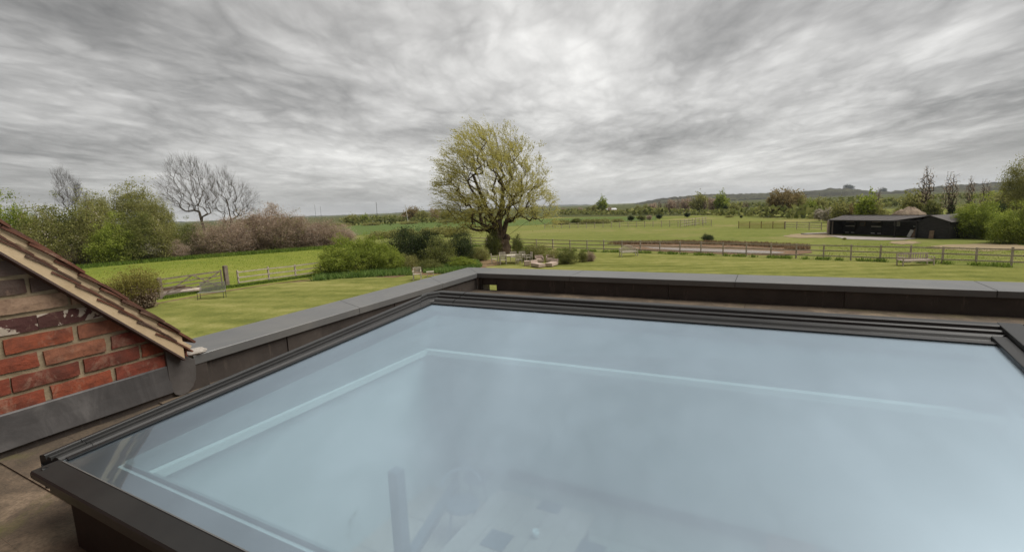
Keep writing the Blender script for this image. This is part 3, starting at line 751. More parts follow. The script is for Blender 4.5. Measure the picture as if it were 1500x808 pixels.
hedge_left = [
    # u, v, height px, mesh, H, rot, sx, label
    (28, 392, 92, SH_BRI, 6, 0.3, 0.85, 'deep green leafy shrub at the left edge above the roof verge'),
    (-40, 404, 96, SH_MID, 6, 1.3, 1.0, 'mid green shrub mostly out of frame at the far left'),
    (72, 392, 80, SH_OLI, 6, 2.1, 0.9, 'loose olive shrub right of the deep green one at the left edge'),
    (105, 388, 84, SH_MID, 6, 0.0, 0.9, 'mid green rounded shrub below the slender bare tree'),
    (140, 386, 84, SH_OLI, 6, 4.0, 0.85, 'pale olive shrub with an open top right of the slender bare tree'),
    (172, 386, 60, SH_BRI, 6, 5.0, 1.0, 'fresh green shrub in the dip of the left hedge'),
    (206, 383, 70, SH_MID, 6, 2.6, 0.9, 'mid green shrub under the loose yellowish tree'),
    (240, 380, 60, SH_OLI, 6, 1.0, 1.0, 'olive brown shrub left of the tall bare tree'),
    (272, 376, 46, SH_MID, 6, 3.3, 1.1, 'low green shrub at the foot of the tall bare tree'),
    (68, 388, 34, SH_BLO, 4, 0.2, 1.0, 'white blossoming bush low in the hedge just above the roof tiles'),
    (128, 387, 40, SH_BLO, 4, 2.2, 1.0, 'white blossoming bush at the base of the pale olive shrub'),
    (222, 382, 30, SH_BLO, 4, 3.2, 1.2, 'pale blossoming bush below the loose yellowish tree'),
    (258, 379, 26, SH_RED, 5, 4.2, 1.3, 'low beige bush left of the foot of the tall bare tree'),
    (100, 390, 30, SH_RED, 5, 5.1, 1.1, 'low pinkish bush between the two blossoming bushes above the tiles'),
    (178, 384, 34, SH_RED, 5, 1.2, 1.1, 'low pinkish brown bush at the base of the fresh green shrub'),
]
for u, v, h, ms, H, rz, sx, lab in hedge_left: put('hedge_shrub', ms, u, v, h, H, rz, lab, 'shrub', G_L, sx)
put('loose_tree', TR_LOOSE, 214, 372, 104, 9.3, 0.4, 'loose yellowish green tree rising above the left hedge', 'tree')
put('loose_tree', TR_LOOSE, 240, 372, 82, 9.3, 2.4, 'thin brownish green tree between the yellowish tree and the tall bare one', 'tree', sx=0.8)
put('loose_tree', TR_LOOSE, 145, 374, 92, 9.3, 4.4, 'pale round topped tree behind the hedge right of the slender bare tree', 'tree')
G_R = 'reddish shrubs of the budding hedgerow'
hedge_red = [
    (308, 374, 46, SH_RED2, 1.0, 0.4, 'brown budding shrub below the right half of the tall bare tree'),
    (340, 371, 48, SH_RED, 1.1, 1.7, 'reddish budding shrub directly under the second bare tree'),
    (370, 368, 54, SH_RED2, 1.0, 2.9, 'reddish brown shrub right of the second bare tree, with some green'),
    (398, 366, 62, SH_RED, 0.95, 4.1, 'tallest pinkish shrub of the reddish hedgerow'),
    (425, 365, 52, SH_RED2, 1.0, 5.5, 'pinkish shrub just right of the tallest one in the reddish hedgerow'),
    (452, 363, 42, SH_RED, 1.2, 0.9, 'reddish shrub behind the rail fence end, fifth in the hedgerow'),
    (478, 361, 38, SH_RED2, 1.2, 2.2, 'brownish shrub near the right end of the reddish hedgerow'),
    (500, 359, 28, SH_RED, 1.4, 3.6, 'low pale pinkish shrub that ends the reddish hedgerow on the right'),
]
for u, v, h, ms, sx, rz, lab in hedge_red: put('hedgerow_shrub', ms, u, v, h, 5.0, rz, lab, 'shrub', G_R, sx)
put('green_shrub', SH_BRI, 444, 364, 32, 6, 0.7, 'small bright green shrub growing in the reddish hedgerow', 'shrub', sx=0.7)

# garden bushes in the middle
put('garden_bush', SH_BRI_S, 512, 400, 50, 2.95, 0.5, 'big light green bush at the left end of the garden bed', 'bush', 'bushes of the garden bed', 1.15)
put('garden_bush', SH_BRI_S, 548, 396, 48, 2.95, 2.7, 'big light green bush second from the left in the garden bed', 'bush', 'bushes of the garden bed', 1.05)
put('garden_bush', SH_BRI_S, 572, 398, 30, 2.95, 4.4, 'smaller light green bush in front of the dark evergreen', 'bush', 'bushes of the garden bed', 1.0)
put('evergreen_bush', SH_DRK, 598, 388, 54, 3, 0.2, 'largest dark evergreen bush left of the willow', 'bush', 'dark evergreen bushes', 1.0)
put('evergreen_bush', SH_DRK, 628, 386, 48, 3, 2.9, 'dark evergreen bush behind the wooden garden chair', 'bush', 'dark evergreen bushes', 0.9)
put('evergreen_bush', SH_DRK, 676, 383, 42, 3, 4.6, 'dark evergreen bush nearest the willow trunk', 'bush', 'dark evergreen bushes', 0.9)
put('loose_bush', SH_MID_S, 648, 390, 40, 2.0, 1.1, 'feathery green bush between two dark evergreens', 'bush', None, 1.0)
put('loose_bush', SH_OLI_S, 700, 382, 22, 2.0, 3.1, 'low olive bush at the left foot of the willow', 'bush', None, 1.2)
put('loose_bush', SH_OLI_S, 596, 394, 22, 2.0, 0.9, 'straggly olive bush behind the wooden chair', 'bush', None, 1.3)
put('loose_bush', SH_MID_S, 630, 396, 16, 2.0, 2.0, 'low green plant clump behind the small wooden stool', 'bush', None, 1.8)
put('loose_bush', SH_BRI_S, 676, 392, 16, 2.95, 2.0, 'low bright green clump beside the bare path under the willow', 'bush', None, 2.0)
put('loose_bush', SH_MID_S, 722, 373, 34, 2.0, 5.0, 'tall narrow ivy bush against the left of the willow trunk', 'bush', None, 0.55)
put('loose_bush', SH_MID_S, 758, 373, 28, 2.0, 3.6, 'small leafy sapling just right of the willow trunk', 'bush', None, 0.5)
put('flower_bush', SH_OLI_S, 788, 381, 25, 2.0, 0.4, 'green bush with a yellow side behind the rattan seats', 'bush', None, 1.0)
put('flower_bush', SH_MID_S, 775, 380, 20, 2.0, 2.4, 'dark green bush right behind the garden table', 'bush', None, 1.0)
put('flower_bush', SH_MID_S, 832, 386, 23, 2.0, 1.4, 'rounded green bush on the lawn right of the rattan seats', 'bush', None, 1.15)
put('flower_bush', SH_OLI_S, 812, 382, 17, 2.0, 4.4, 'small olive bush behind the rightmost rattan lounger', 'bush', None, 1.1)
put('flower_bush', SH_RED2, 864, 383, 15, 5, 0.4, 'small brownish tuft of shrub at the right end of the lawn bed', 'bush', None, 0.9)
put('flower_bush', SH_MID_S, 853, 384, 18, 2.0, 5.4, 'narrow dark green bush beside the brownish tuft', 'bush', None, 0.6)
put('pond_bush', SH_DRK, 1036, 353, 10, 3, 0.4, 'dark low bush on the reed bank of the pond', 'bush', None, 1.6)

# multi-stemmed yellow shrub by the gate
def stem_shrub():
    b = at(203, 452); k = px_m(203, 452); rng = np.random.default_rng(8)
    o = empty('dogwood_shrub', b, YAW, 'brown stemmed shrub with yellow green tips in front of the field gate', 'shrub')
    P0 = []; P1 = []; R0 = []; R1 = []; tips = []; low = []
    for i in range(420):
        a = rng.uniform(0, 2 * pi); r = rng.uniform(0, 0.9) ** 0.7 * 1.0
        p = np.array([r * cos(a) * 0.9, r * sin(a) * 0.7, 0]); h = rng.uniform(0.9, 1.0) * (2.9 - 0.9 * r ** 2) * rng.uniform(0.6, 1)
        d = np.array([cos(a) * r * 0.35, sin(a) * r * 0.3, 1.0]) + rng.normal(0, 0.07, 3)
        for s in range(5):
            q = p + d * h / 5; P0.append(p); P1.append(q); R0.append(0.016 * (1 - s / 6)); R1.append(0.016 * (1 - (s + 1) / 6)); p = q; d = d + rng.normal(0, 0.06, 3)
            if s >= 3: tips.append(p)
            else: low.append(p)
    V, Fq = tubes_mesh('s', P0, P1, R0, R1, 3, None); link('stems', mesh_np('stems', V, Fq, M['twig']), o)
    link('crown', leaves_mesh('crown', cluster(rng, np.array(tips), 9, 0.12), 0.085, M['leaf_yellow'], rng, 0.6), o)
    link('old_leaves', leaves_mesh('old_leaves', cluster(rng, np.array(low), 5, 0.13), 0.09, M['leaf_red'], rng, 0.6), o)
    o.scale = (66 * k / 2.9 * 1.05, 66 * k / 2.9 * 1.05, 62 * k / 2.9)
    o2 = empty('dogwood_shrub', at(163, 452), 1.0, 'pale yellow shrub just left of the brown stemmed one', 'shrub')
    for ch in list(o.children):
        c = ch.copy(); COL.objects.link(c); c.parent = o2
    o2.scale = (40 * k / 2.9,) * 3
stem_shrub()

# ------------------------------------------------------------------ middle distance and far trees
FA_MID = shrub_meshes('fmid', 8, 8, 170, 16, 0.75, 'leaf_mid', seed=51, sig=0.7, wmat='bark_grey', rroot=0.18, rtip=0.02)
FA_BRI = shrub_meshes('fbri', 8, 6, 170, 20, 0.65, 'leaf_bright', seed=52, sig=0.6, wmat='bark_grey', rroot=0.18, rtip=0.02)
FA_OLI = shrub_meshes('foli', 8, 8, 190, 13, 0.65, 'leaf_olive', seed=53, sig=0.75, wmat='bark_grey', rroot=0.18, rtip=0.025)
FA_RED = shrub_meshes('fred', 8, 7, 230, 10, 0.55, 'leaf_red', seed=54, sig=0.7, wmat='bark_grey', rroot=0.18, rtip=0.03)
FA_RUS = shrub_meshes('frus', 8, 9, 240, 18, 0.6, 'leaf_russet', seed=55, sig=0.6, wmat='twig', rroot=0.18, rtip=0.02)
FA_DRK = shrub_meshes('fdrk', 8, 6, 170, 18, 0.6, 'leaf_dark', seed=56, sig=0.5, rroot=0.18, rtip=0.02)
FA_BLO = shrub_meshes('fblo', 5, 7, 170, 8, 0.4, 'leaf_mid', seed=57, sig=0.5, rroot=0.1, rtip=0.02, extra=('blossom', 0.9, 26, 0.4))
FA_TALL = shrub_meshes('ftall', 12, 4.5, 320, 2, 0.28, 'leaf_red', seed=58, sig=0.45, wmat='bark_grey', crown0=0.3, rroot=0.22, rtip=0.03,
                       sk=[((0, 0, 3), 0), ((0.1, 0, 6), 1), ((0, 0, 9), 2), ((0.1, 0, 10.6), 3)])
FA_LOW = shrub_meshes('flow', 2.6, 9, 200, 14, 0.42, 'leaf_olive', seed=59, sig=0.4, crown0=0, rroot=0.08, rtip=0.02)

def row(name, items, cat, group):
    for it in items:
        u, v, h, ms, H, sx, lab = it
        put(name, ms, u, v, h, H, (u * 1.37) % 6.28, lab, cat, group, sx)
# left horizon trees (beyond the crop field)
row('far_tree', [
    (516, 330, 15, FA_OLI, 8, 1.6, 'pale olive tree on the skyline just above the hedgerow end'),
    (535, 329, 13, FA_BRI, 8, 1.4, 'yellowish low tree on the skyline left of the crop field'),
    (556, 328, 10, FA_DRK, 8, 1.2, 'small dark skyline tree above the crop field'),
    (575, 327, 9, FA_MID, 8, 1.4, 'small green skyline tree second left of the broad russet tree'),
    (590, 326, 10, FA_RED, 8, 1.2, 'brownish skyline tree touching the broad russet tree'),
    (604, 325, 21, FA_RUS, 8, 1.15, 'broad russet tree on the skyline left of the willow'),
    (619, 325, 17, FA_OLI, 8, 1.2, 'olive tree right of the broad russet skyline tree'),
    (638, 324, 18, FA_RED, 8, 1.3, 'rounded brown skyline tree touching the willow crown'),
    (655, 324, 16, FA_OLI, 8, 1.3, 'olive skyline tree seen through the left of the willow'),
    (690, 322, 12, FA_MID, 8, 1.8, 'green skyline tree seen through the willow limbs'),
    (780, 318, 12, FA_OLI, 8, 1.8, 'olive skyline tree behind the right limbs of the willow'),
], 'tree', 'trees on the skyline beyond the crop field')
# field hedge beyond the crop, and nearer hedge bank
row('field_hedge', [
    (500, 331.5, 5, FA_LOW, 2.6, 1.8, 'dark field hedge behind the end of the reddish hedgerow'),
    (545, 330, 4.5, FA_LOW, 2.6, 2.2, 'low hedge along the top of the crop field, left stretch'),
    (600, 328, 4.5, FA_LOW, 2.6, 2.2, 'low hedge along the top of the crop field below the russet tree'),
    (655, 326, 4.5, FA_LOW, 2.6, 2.2, 'low hedge along the top of the crop field left of the willow'),
    (560, 349, 11, FA_LOW, 2.6, 1.3, 'brown clipped hedge behind the big light green bush'),
    (590, 346, 11, FA_LOW, 2.6, 1.3, 'brown clipped hedge behind the largest dark evergreen'),
    (640, 343, 11, FA_LOW, 2.6, 1.4, 'brown clipped hedge behind the feathery green bush'),
    (668, 346, 14, FA_LOW, 2.6, 1.0, 'olive hedge end left of the willow trunk'),
], 'hedge', 'field hedges left of the willow')
# hedge remnants in the right fields
row('hedge_bush', [
    (822, 328.5, 7, FA_LOW, 2.6, 1.3, 'dark hedge bush nearest the willow in the right fields'),
    (845, 328, 8, FA_MID, 8, 2.2, 'rounded green hedge bush behind the far rail fence'),
    (862, 327.5, 7, FA_LOW, 2.6, 1.2, 'brown hedge bush next to the rounded green one'),
    (882, 327, 7, FA_LOW, 2.6, 1.3, 'long brown hedge bush in the middle of the broken hedge'),
    (905, 325, 5, FA_LOW, 2.6, 1.2, 'low hedge bush left of a dark pair'),
    (925, 324, 8, FA_DRK, 8, 1.8, 'dark rounded hedge bush, left of the pair'),
    (940, 323.5, 8, FA_MID, 8, 1.6, 'green hedge bush, right of the dark pair'),
    (951, 322.5, 7, FA_RED, 8, 1.6, 'brownish hedge bush ending the broken hedge'),
    (966, 321, 7, FA_DRK, 8, 2.0, 'dark isolated bush just right of the broken hedge'),
    (1007, 318.5, 7, FA_DRK, 8, 1.8, 'dark isolated bush in front of the distant tree belt'),
    (1068, 318.5, 3.2, FA_LOW, 2.6, 1.2, 'tiny bush at the far edge of the paddock'),
    (1086, 319.5, 4, FA_DRK, 8, 1.5, 'tiny dark bush left of the yellow boarded fence'),
], 'bush', 'bushes of the broken hedge in the right fields')
belt = []
rr = random.Random(4)
spec = [(826, 314, 9, FA_RED), (838, 313.5, 8, FA_OLI), (850, 313, 9, FA_RED), (862, 313, 9, FA_MID), (872, 313, 13, FA_OLI), (882, 313, 21, FA_BRI),
        (893, 313, 9, FA_RED), (935, 311, 10, FA_OLI), (947, 314, 14, FA_OLI), (956, 314, 16, FA_RED), (966, 313.5, 19, FA_TALL), (975, 313.5, 17, FA_TALL), (984, 313, 20, FA_RED),
        (994, 313, 22, FA_TALL), (1004, 313, 22, FA_RED), (1013, 313, 24, FA_TALL), (1023, 313, 28, FA_OLI), (1033, 313, 20, FA_TALL), (1044, 313, 22, FA_RED), (1057, 313, 27, FA_BRI),
        (1064, 313.5, 13, FA_DRK), (1076, 314, 16, FA_OLI), (1092, 314, 20, FA_TALL), (1104, 315, 12, FA_DRK), (1118, 315, 14, FA_DRK), (1131, 317, 24, FA_OLI),
        (1146, 317, 38, FA_RUS), (1160, 317, 36, FA_RUS), (1174, 317, 27, FA_OLI), (1188, 318, 22, FA_BRI), (1197, 317, 26, FA_OLI)]
desc = {id(FA_RED): 'brown budding tree', id(FA_OLI): 'olive tree', id(FA_MID): 'green tree', id(FA_BRI): 'bright green tree', id(FA_TALL): 'slim bare brown tree', id(FA_DRK): 'dark bushy tree', id(FA_RUS): 'large russet tree'}
where = {826: 'just right of the willow crown below the far hill', 838: 'low between two brown ones right of the willow', 850: 'below the blue far hill', 862: 'left of the pale poplar-like pair', 872: 'touching the bright poplar on its left',
         882: 'standing alone on the skyline right of the willow', 893: 'left of the pale blossom hedge', 935: 'at the end of the pale blossom hedge', 947: 'starting the distant belt at its left end', 956: 'second in the distant belt from the left',
         966: 'third in the distant belt from the left', 975: 'fourth in the distant belt from the left', 984: 'above the dark isolated bush', 994: 'left of the isolated bush in the belt', 1004: 'right behind the isolated bush of the belt',
         1013: 'left of the tallest belt tree', 1023: 'tallest of the belt left of the bright green one', 1033: 'between the tallest olive one and the bright one', 1044: 'touching the bright green belt tree on its left',
         1057: 'rounded and brightest in the middle of the distant belt', 1064: 'at the right foot of the bright belt tree', 1076: 'second right of the bright belt tree', 1092: 'alone right of the bright belt tree', 1104: 'left of a similar dark one before the russet trees',
         1118: 'right of a similar dark one before the russet trees', 1131: 'at the left foot of the large russet pair', 1146: 'left of the russet pair in the right fields', 1160: 'right of the russet pair in the right fields',
         1174: 'touching the russet pair on the right', 1188: 'low and fresh left of the white blossom', 1197: 'behind the white blossom left of the barn'}
for u, v, h, ms in spec:
    put('belt_tree', ms, u, v, h, 12 if ms is FA_TALL else 8, (u * 2.1) % 6.28, desc[id(ms)] + ' ' + where[u], 'tree', 'trees of the distant belt', 1.25 if ms is FA_TALL else 1.0)
row('blossom_bush', [
    (902, 312, 5, FA_BLO, 5, 1.4, 'pale blossoming hedge bush below the white far roof'),
    (920, 311.5, 5, FA_BLO, 5, 1.4, 'pale blossoming hedge bush right of the white far roof'),
    (1200, 324, 17, FA_BLO, 5, 0.7, 'pinkish white blossoming bush left of the barn, left of two'),
    (1215, 326, 21, FA_BLO, 5, 0.7, 'white blossoming bush touching the left end of the barn roof'),
], 'bush', 'blossoming bushes in the right fields')
row('barn_tree', [
    (1232, 330, 34, FA_OLI, 8, 0.8, 'olive tree rising behind the left end of the barn'),
    (1252, 330, 30, FA_RUS, 8, 0.7, 'low russet bush behind the left part of the barn roof'),
    (1268, 332, 42, FA_BRI, 8, 0.9, 'bright green tree rising behind the barn roof'),
    (1286, 332, 34, FA_OLI, 8, 0.8, 'olive tree right of the bright green one behind the barn'),
    (1282, 322, 46, FA_TALL, 12, 0.7, 'slim tree whose top shows above the hill behind the barn'),
    (1342, 326, 44, FA_OLI, 8, 0.9, 'olive tree behind the spoil heap'),
    (1352, 328, 82, FA_TALL, 12, 0.75, 'tall ivy clad bare tree, leftmost of the four right of the heap'),
    (1366, 330, 36, FA_MID, 8, 0.6, 'green bush at the foot of the leftmost tall bare tree'),
    (1390, 338, 84, FA_TALL, 12, 0.7, 'tall bare tree above the right end of the barn, second of four'),
    (1391, 338, 42, FA_DRK, 8, 0.35, 'narrow dark ivy column on the second tall bare tree'),
    (1416, 330, 70, FA_TALL, 12, 0.6, 'tall thin bare tree, third of the four'),
    (1440, 330, 66, FA_TALL, 12, 0.6, 'tall thin reddish tree, fourth and shortest of the four'),
    (1408, 332, 30, FA_OLI, 8, 0.9, 'olive bush between the second and third tall bare trees'),
    (1470, 326, 44, FA_OLI, 8, 1.1, 'olive tree low behind the big green bushes at the right'),
    (1486, 334, 100, TR_LOOSE, 9.3, 0.75, 'tall spreading tree with sparse brown leaves at the right edge'),
    (1462, 338, 40, FA_DRK, 8, 0.6, 'dark bush below the tall spreading tree'),
    (1427, 348, 52, SH_BRI, 6, 1.15, 'large yellowish green bush right of the barn'),
    (1452, 350, 40, SH_BRI, 6, 0.9, 'green bush between the two largest at the right'),
    (1482, 356, 50, SH_BRI, 6, 1.1, 'large green bush nearest the right edge'),
    (1515, 356, 56, SH_MID, 6, 1.0, 'mid green bush cut by the right edge'),
], 'tree', 'trees and bushes around the barn')
row('hill_tree', [
    (1240, 276.5, 5, FA_DRK, 8, 1.3, 'small dark clump of trees on top of the hill'),
    (1246, 277, 4, FA_DRK, 8, 1.3, 'lower dark clump right beside the one on top of the hill'),
    (1293, 282, 6, FA_DRK, 8, 1.5, 'dark rounded clump on the hill crest right of the summit'),
], 'tree', 'tree clumps on the hill crest')
for o in [x for x in COL.objects if x.name.startswith('hill_tree')]:
    u, v = {0: (1240, 276.5), 1: (1246, 277), 2: (1293, 281.5)}[0 if o.name == 'hill_tree' else int(o.name[-1])]
    d = ray(u, v); D = 2290; P = CAM + d * (D / np.hypot(d[0], d[1])); P = P - np.array([0, 0, 9.0]); o.location = P; s = 7.5 * D / 700 / 8; o.scale = (s * 1.5, s * 1.5, s)

# hedge lines across the far fields (rise behind the barn)
for pts, lab in (([(1160, 309), (1230, 307), (1300, 303), (1360, 301)], 'long far hedge crossing the fields behind the barn'),
                 ([(1000, 307), (1080, 304), (1160, 301.5)], 'long far hedge below the wooded hill in the middle'),
                 ([(1180, 303), (1280, 298), (1400, 292), (1500, 287)], 'upper far hedge at the foot of the wooded hill'),
                 ([(820, 314.5), (900, 313), (1000, 310.5), (1090, 309)], 'thin far hedge behind the distant belt'),
                 ([(500, 325), (560, 322.5), (640, 319.5), (700, 317)], 'thin far hedge on the left skyline'),
                 ([(505, 330.5), (560, 328.8), (620, 327), (700, 324)], 'scrubby olive growth under the skyline trees left of the willow'),
                 ([(826, 315), (900, 314.5), (960, 315), (1040, 315), (1130, 317)], 'scrubby growth joining the feet of the distant tree belt'),
                 ([(1130, 318.5), (1170, 319.5), (1215, 321)], 'scrubby growth under the russet trees'),
                 ([(1215, 324), (1300, 322), (1400, 325), (1520, 330)], 'scrubby growth behind the barn between the tall bare trees')):
    rng = np.random.default_rng(int(pts[0][0])); C = []
    P = [np.array(at(u, v)) for u, v in pts]
    for a, b in zip(P, P[1:]):
        n = int(np.linalg.norm(b - a) * 6.0); t = rng.uniform(0, 1, n)[:, None]; C.append(a + (b - a) * t)
    C = np.concatenate(C); hgt = 3.2 * (0.75 + 0.4 * np.sin(C[:, 0] * 0.07) * np.sin(C[:, 1] * 0.05)); C = C + rng.normal(0, 1.1, C.shape); C[:, 2] = np.abs(rng.uniform(0, 1, len(C))) * hgt + 0.3
    o = link('far_hedge', leaves_mesh('far_hedge', C, 1.5, M['leaf_olive' if 'thin' in lab else 'leaf_mid'], rng, 0.8)); tag(o, lab, 'hedge')

# the far white-roofed farm building and a spoil heap
def farm():
    p = at(893, 309.5); k = px_m(893, 309.5)
    o = empty('farm_building', p, YAW, 'tiny distant farm building with a long white roof', 'building')
    MB().box((0, 0, 1.2 * k), (16 * k, 8, 2.4 * k)).build('wall', M['wallbrown'], o)
    m = MB(); L = 9 * k; m.poly([(-L, -5, 2.4 * k), (L, -5, 2.4 * k), (L, 5, 2.4 * k), (-L, 5, 2.4 * k), (-L, 0, 4.6 * k), (L, 0, 4.6 * k)], [(0, 1, 5, 4), (2, 3, 4, 5), (0, 4, 3), (1, 2, 5), (0, 3, 2, 1)])
    m.build('roof', M['farwhite'], o)
farm()
def heap():
    b = at(1331, 331); k = px_m(1331, 331); rng = np.random.default_rng(2); n = 40; rings = 9
    V = []; 
    for i in range(rings):
        t = i / (rings - 1)
        for j in range(n):
            a = 2 * pi * j / n; r = cos(t * pi / 2) * 30 * k * (1 + 0.10 * sin(3 * a) + 0.05 * sin(7 * a + 1)); 
            V.append((r * cos(a), r * sin(a) * 0.7, 26 * k * sin(t * pi / 2) ** 1.2 * (1 + 0.05 * sin(2 * a)) + rng.normal(0, 0.12)))
    Fq = [(i * n + j, i * n + (j + 1) % n, (i + 1) * n + (j + 1) % n, (i + 1) * n + j) for i in range(rings - 1) for j in range(n)]
    o = link('spoil_heap', mesh_np('spoil_heap', V, Fq, M['mound'], False), None, b); o.rotation_euler = (0, 0, YAW)
    tag(o, 'pale brown heap of soil rising behind the barn roof', 'soil heap')
heap()

# ------------------------------------------------------------------ grass tufts, reeds, bulbs (uncountable)
def tuft_field(name, pts, mat, label, seed, h, cat, size=None):
    rng = np.random.default_rng(seed); P = np.asarray(pts); n = len(P)
    d = rng.normal(0, 0.35, (n, 3)); d[:, 2] = 1; d /= np.linalg.norm(d, axis=1, keepdims=True)
    hh = (h * rng.uniform(0.5, 1.3, n))[:, None]; side = np.cross(d, rng.normal(0, 1, (n, 3))); side /= np.linalg.norm(side, axis=1, keepdims=True)
    w = hh * 0.09 + 0.008
    V = np.stack([P - side * w, P + side * w, P + d * hh + np.array([0, 0, 0])], 1).reshape(-1, 3)
    o = link(name, mesh_np(name, V, np.arange(3 * n).reshape(n, 3), M[mat])); tag(o, label, cat, kind='stuff'); return o
def scatter_line(rng, pts, n, w, clump=0):
    P = [np.array(at(u, v, 0.02)) for u, v in pts]; L = [np.linalg.norm(b - a) for a, b in zip(P, P[1:])]; tot = sum(L); out = []
    for (a, b), l in zip(zip(P, P[1:]), L):
        m = int(n * l / tot); t = rng.uniform(0, 1, m)[:, None]; q = a + (b - a) * t + rng.normal(0, w, (m, 3)) * np.array([1, 1, 0])
        if clump:
            q = q[np.sin(q[:, 0] * 2.1) + np.sin(q[:, 0] * 5.3 + 1) + rng.normal(0, .5, m) > 0]
        out.append(q)
    return np.concatenate(out)
def scatter_poly(rng, px, n):
    P = np.array([np.array(at(u, v, 0.03))[:2] for u, v in px]); lo = P.min(0); hi = P.max(0); out = []
    q = rng.uniform(lo, hi, (n, 2)); ins = np.zeros(n, bool); j = len(P) - 1
    for i in range(len(P)):
        c = ((P[i, 1] > q[:, 1]) != (P[j, 1] > q[:, 1])) & (q[:, 0] < (P[j, 0] - P[i, 0]) * (q[:, 1] - P[i, 1]) / (P[j, 1] - P[i, 1] + 1e-12) + P[i, 0])
        ins ^= c; j = i
    q = q[ins]; return np.concatenate([q, np.full((len(q), 1), 0.03)], 1)
rg = np.random.default_rng(77)
FRONT = [(690, 359.5), (860, 367.2), (966, 370), (1059, 373.5), (1166, 378), (1289, 382), (1380, 385), (1481, 390), (1700, 399)]
tuft_field('fence_grass', scatter_line(rg, [(u, v + 1) for u, v in FRONT], 9000, 0.2, 1), 'grassblade', 'rough dark green grass along the foot of the lawn fence', 1, 0.28, 'grass')
tuft_field('fence_grass', scatter_line(rg, [(240, 437), (327, 422), (345, 420), (435, 407.5), (480, 401)], 7000, 0.18), 'grassblade', 'taller green grass along the foot of the left rail fence', 2, 0.2, 'grass')
tuft_field('hedge_bottom_grass', scatter_line(rg, [(60, 398), (200, 385), (300, 377), (420, 368), (515, 361)], 14000, 0.7), 'grassblade', 'rough grass at the foot of the left hedge', 3, 0.45, 'grass')
tuft_field('reeds', scatter_line(rg, [(900, 357), (950, 357), (1000, 356.5), (1060, 357.5), (1110, 359.5), (1150, 362)], 5000, 0.55), 'reed', 'dry pinkish brown reeds along the far bank of the pond', 4, 0.42, 'reeds')
tuft_field('reeds', scatter_poly(rg, [(1150, 360), (1183, 361), (1187, 365), (1150, 366)], 2200), 'reed', 'separate patch of dry reeds right of the pond', 5, 0.35, 'reeds')
tuft_field('bulb_leaves', scatter_poly(rg, [(455, 412), (475, 403), (520, 398), (600, 396), (606, 403), (560, 405), (500, 408)], 10000), 'daffodil', 'bright green strappy leaves edging the garden bed', 6, 0.42, 'plants')
tuft_field('bulb_leaves', scatter_poly(rg, [(620, 400), (640, 388), (700, 384), (706, 391), (690, 396), (650, 401)], 6000), 'daffodil', 'low green ground cover between the stool and the willow', 7, 0.4, 'plants')

tuft_field('meadow_grass', scatter_poly(rg, [(100, 400), (300, 378), (500, 363), (520, 372), (460, 398), (345, 415), (150, 440), (60, 440)], 14000), 'leaf_bright', 'rough tufts of grass in the small paddock behind the left fence', 8, 0.11, 'grass')
tuft_field('meadow_grass', scatter_poly(rg, [(1200, 358), (1290, 356), (1500, 368), (1500, 388), (1200, 379)], 9000), 'leaf_bright', 'rough tufts of grass behind the lawn fence in front of the barn', 10, 0.09, 'grass')
# ------------------------------------------------------------------ fences and gate
def fence(name, posts, hpost, rails, mat, label, group=None, post_w=0.11, postmat=None, rail_h=0.085, z0=0.0):
    P = [at(u, v) for u, v in posts]; o = empty(name, P[0], 0, label, 'fence', group); rng = random.Random(label)
    for p in P:
        h = hpost * rng.uniform(0.96, 1.05)
        MB().box((0, 0, h / 2 - 0.05), (post_w, post_w * 0.8, h + 0.1), Matrix.Rotation(rng.uniform(-.15, .15) , 3, 'Z') @ Matrix.Rotation(rng.uniform(-.012, .012), 3, 'X')).build('fence_post', M[postmat or mat], o, loc=p - P[0])
    for a, b in zip(P, P[1:]):
        d = (b - a).normalized(); n = Vector((-d.y, d.x, 0)); n = n if n.y < 0 else -n
        for r in rails:
            q = n * (post_w * 0.5 + 0.012)
            MB().bar((0, 0, 0), (b - a) + Vector((0, 0, rng.uniform(-.012, .012))), 0.032, rail_h).build('rail', M[mat], o, loc=a - P[0] + q + Vector((0, 0, r)))
    return o
front = [(690, 359.6), (713, 360.6), (737, 361.7), (761, 362.8), (786, 363.9), (810, 365), (835, 366.1), (860, 367.2), (884.4, 368), (911, 368.7), (938, 369.6), (966.5, 370.4), (996, 371.4), (1026.7, 372.6), (1059, 373.8),
         (1093, 375.2), (1129, 376.7), (1166, 378), (1206, 379.4), (1246, 381), (1289, 382.6), (1333, 384), (1380, 385.6), (1429, 387.4), (1481, 389.6), (1536, 392), (1595, 394.6)]
fence('rail_fence', front, 1.18, (0.28, 0.68, 1.08), 'weathered', 'long weathered three rail fence along the far edge of the lawn')
fence('rail_fence', [(350, 418), (394.6, 411.8), (433.4, 407), (470, 401.5), (505, 397)], 1.15, (0.25, 0.62, 1.02), 'weathered', 'short weathered three rail fence right of the field gate')
fa = [(798 + i * 12.2, 334.8 - i * 0.16) for i in range(21)]
fence('rail_fence', fa, 1.25, (0.35, 0.75, 1.15), 'weathered', 'far rail fence crossing the fields between the willow and the pond', post_w=0.10, rail_h=0.07)
fence('rail_fence', [(997, 333.5), (1003, 332.6), (1009, 331.6), (1014, 330.8), (1019, 330), (1024, 329.2), (1029, 328.4), (1034, 327.6)], 1.5, (0.4, 0.9, 1.35), 'weathered', 'close posted fence running away behind the far rail fence', post_w=0.10, rail_h=0.07)
fence('rail_fence', [(1082, 334.2), (1098, 334.4), (1115, 334.6), (1132, 334.8), (1149, 335)], 1.15, (0.15, 0.36, 0.57, 0.78, 1.0), 'rail_yellow', 'yellowish boarded fence panel left of the barn', postmat='brownboard', rail_h=0.09)
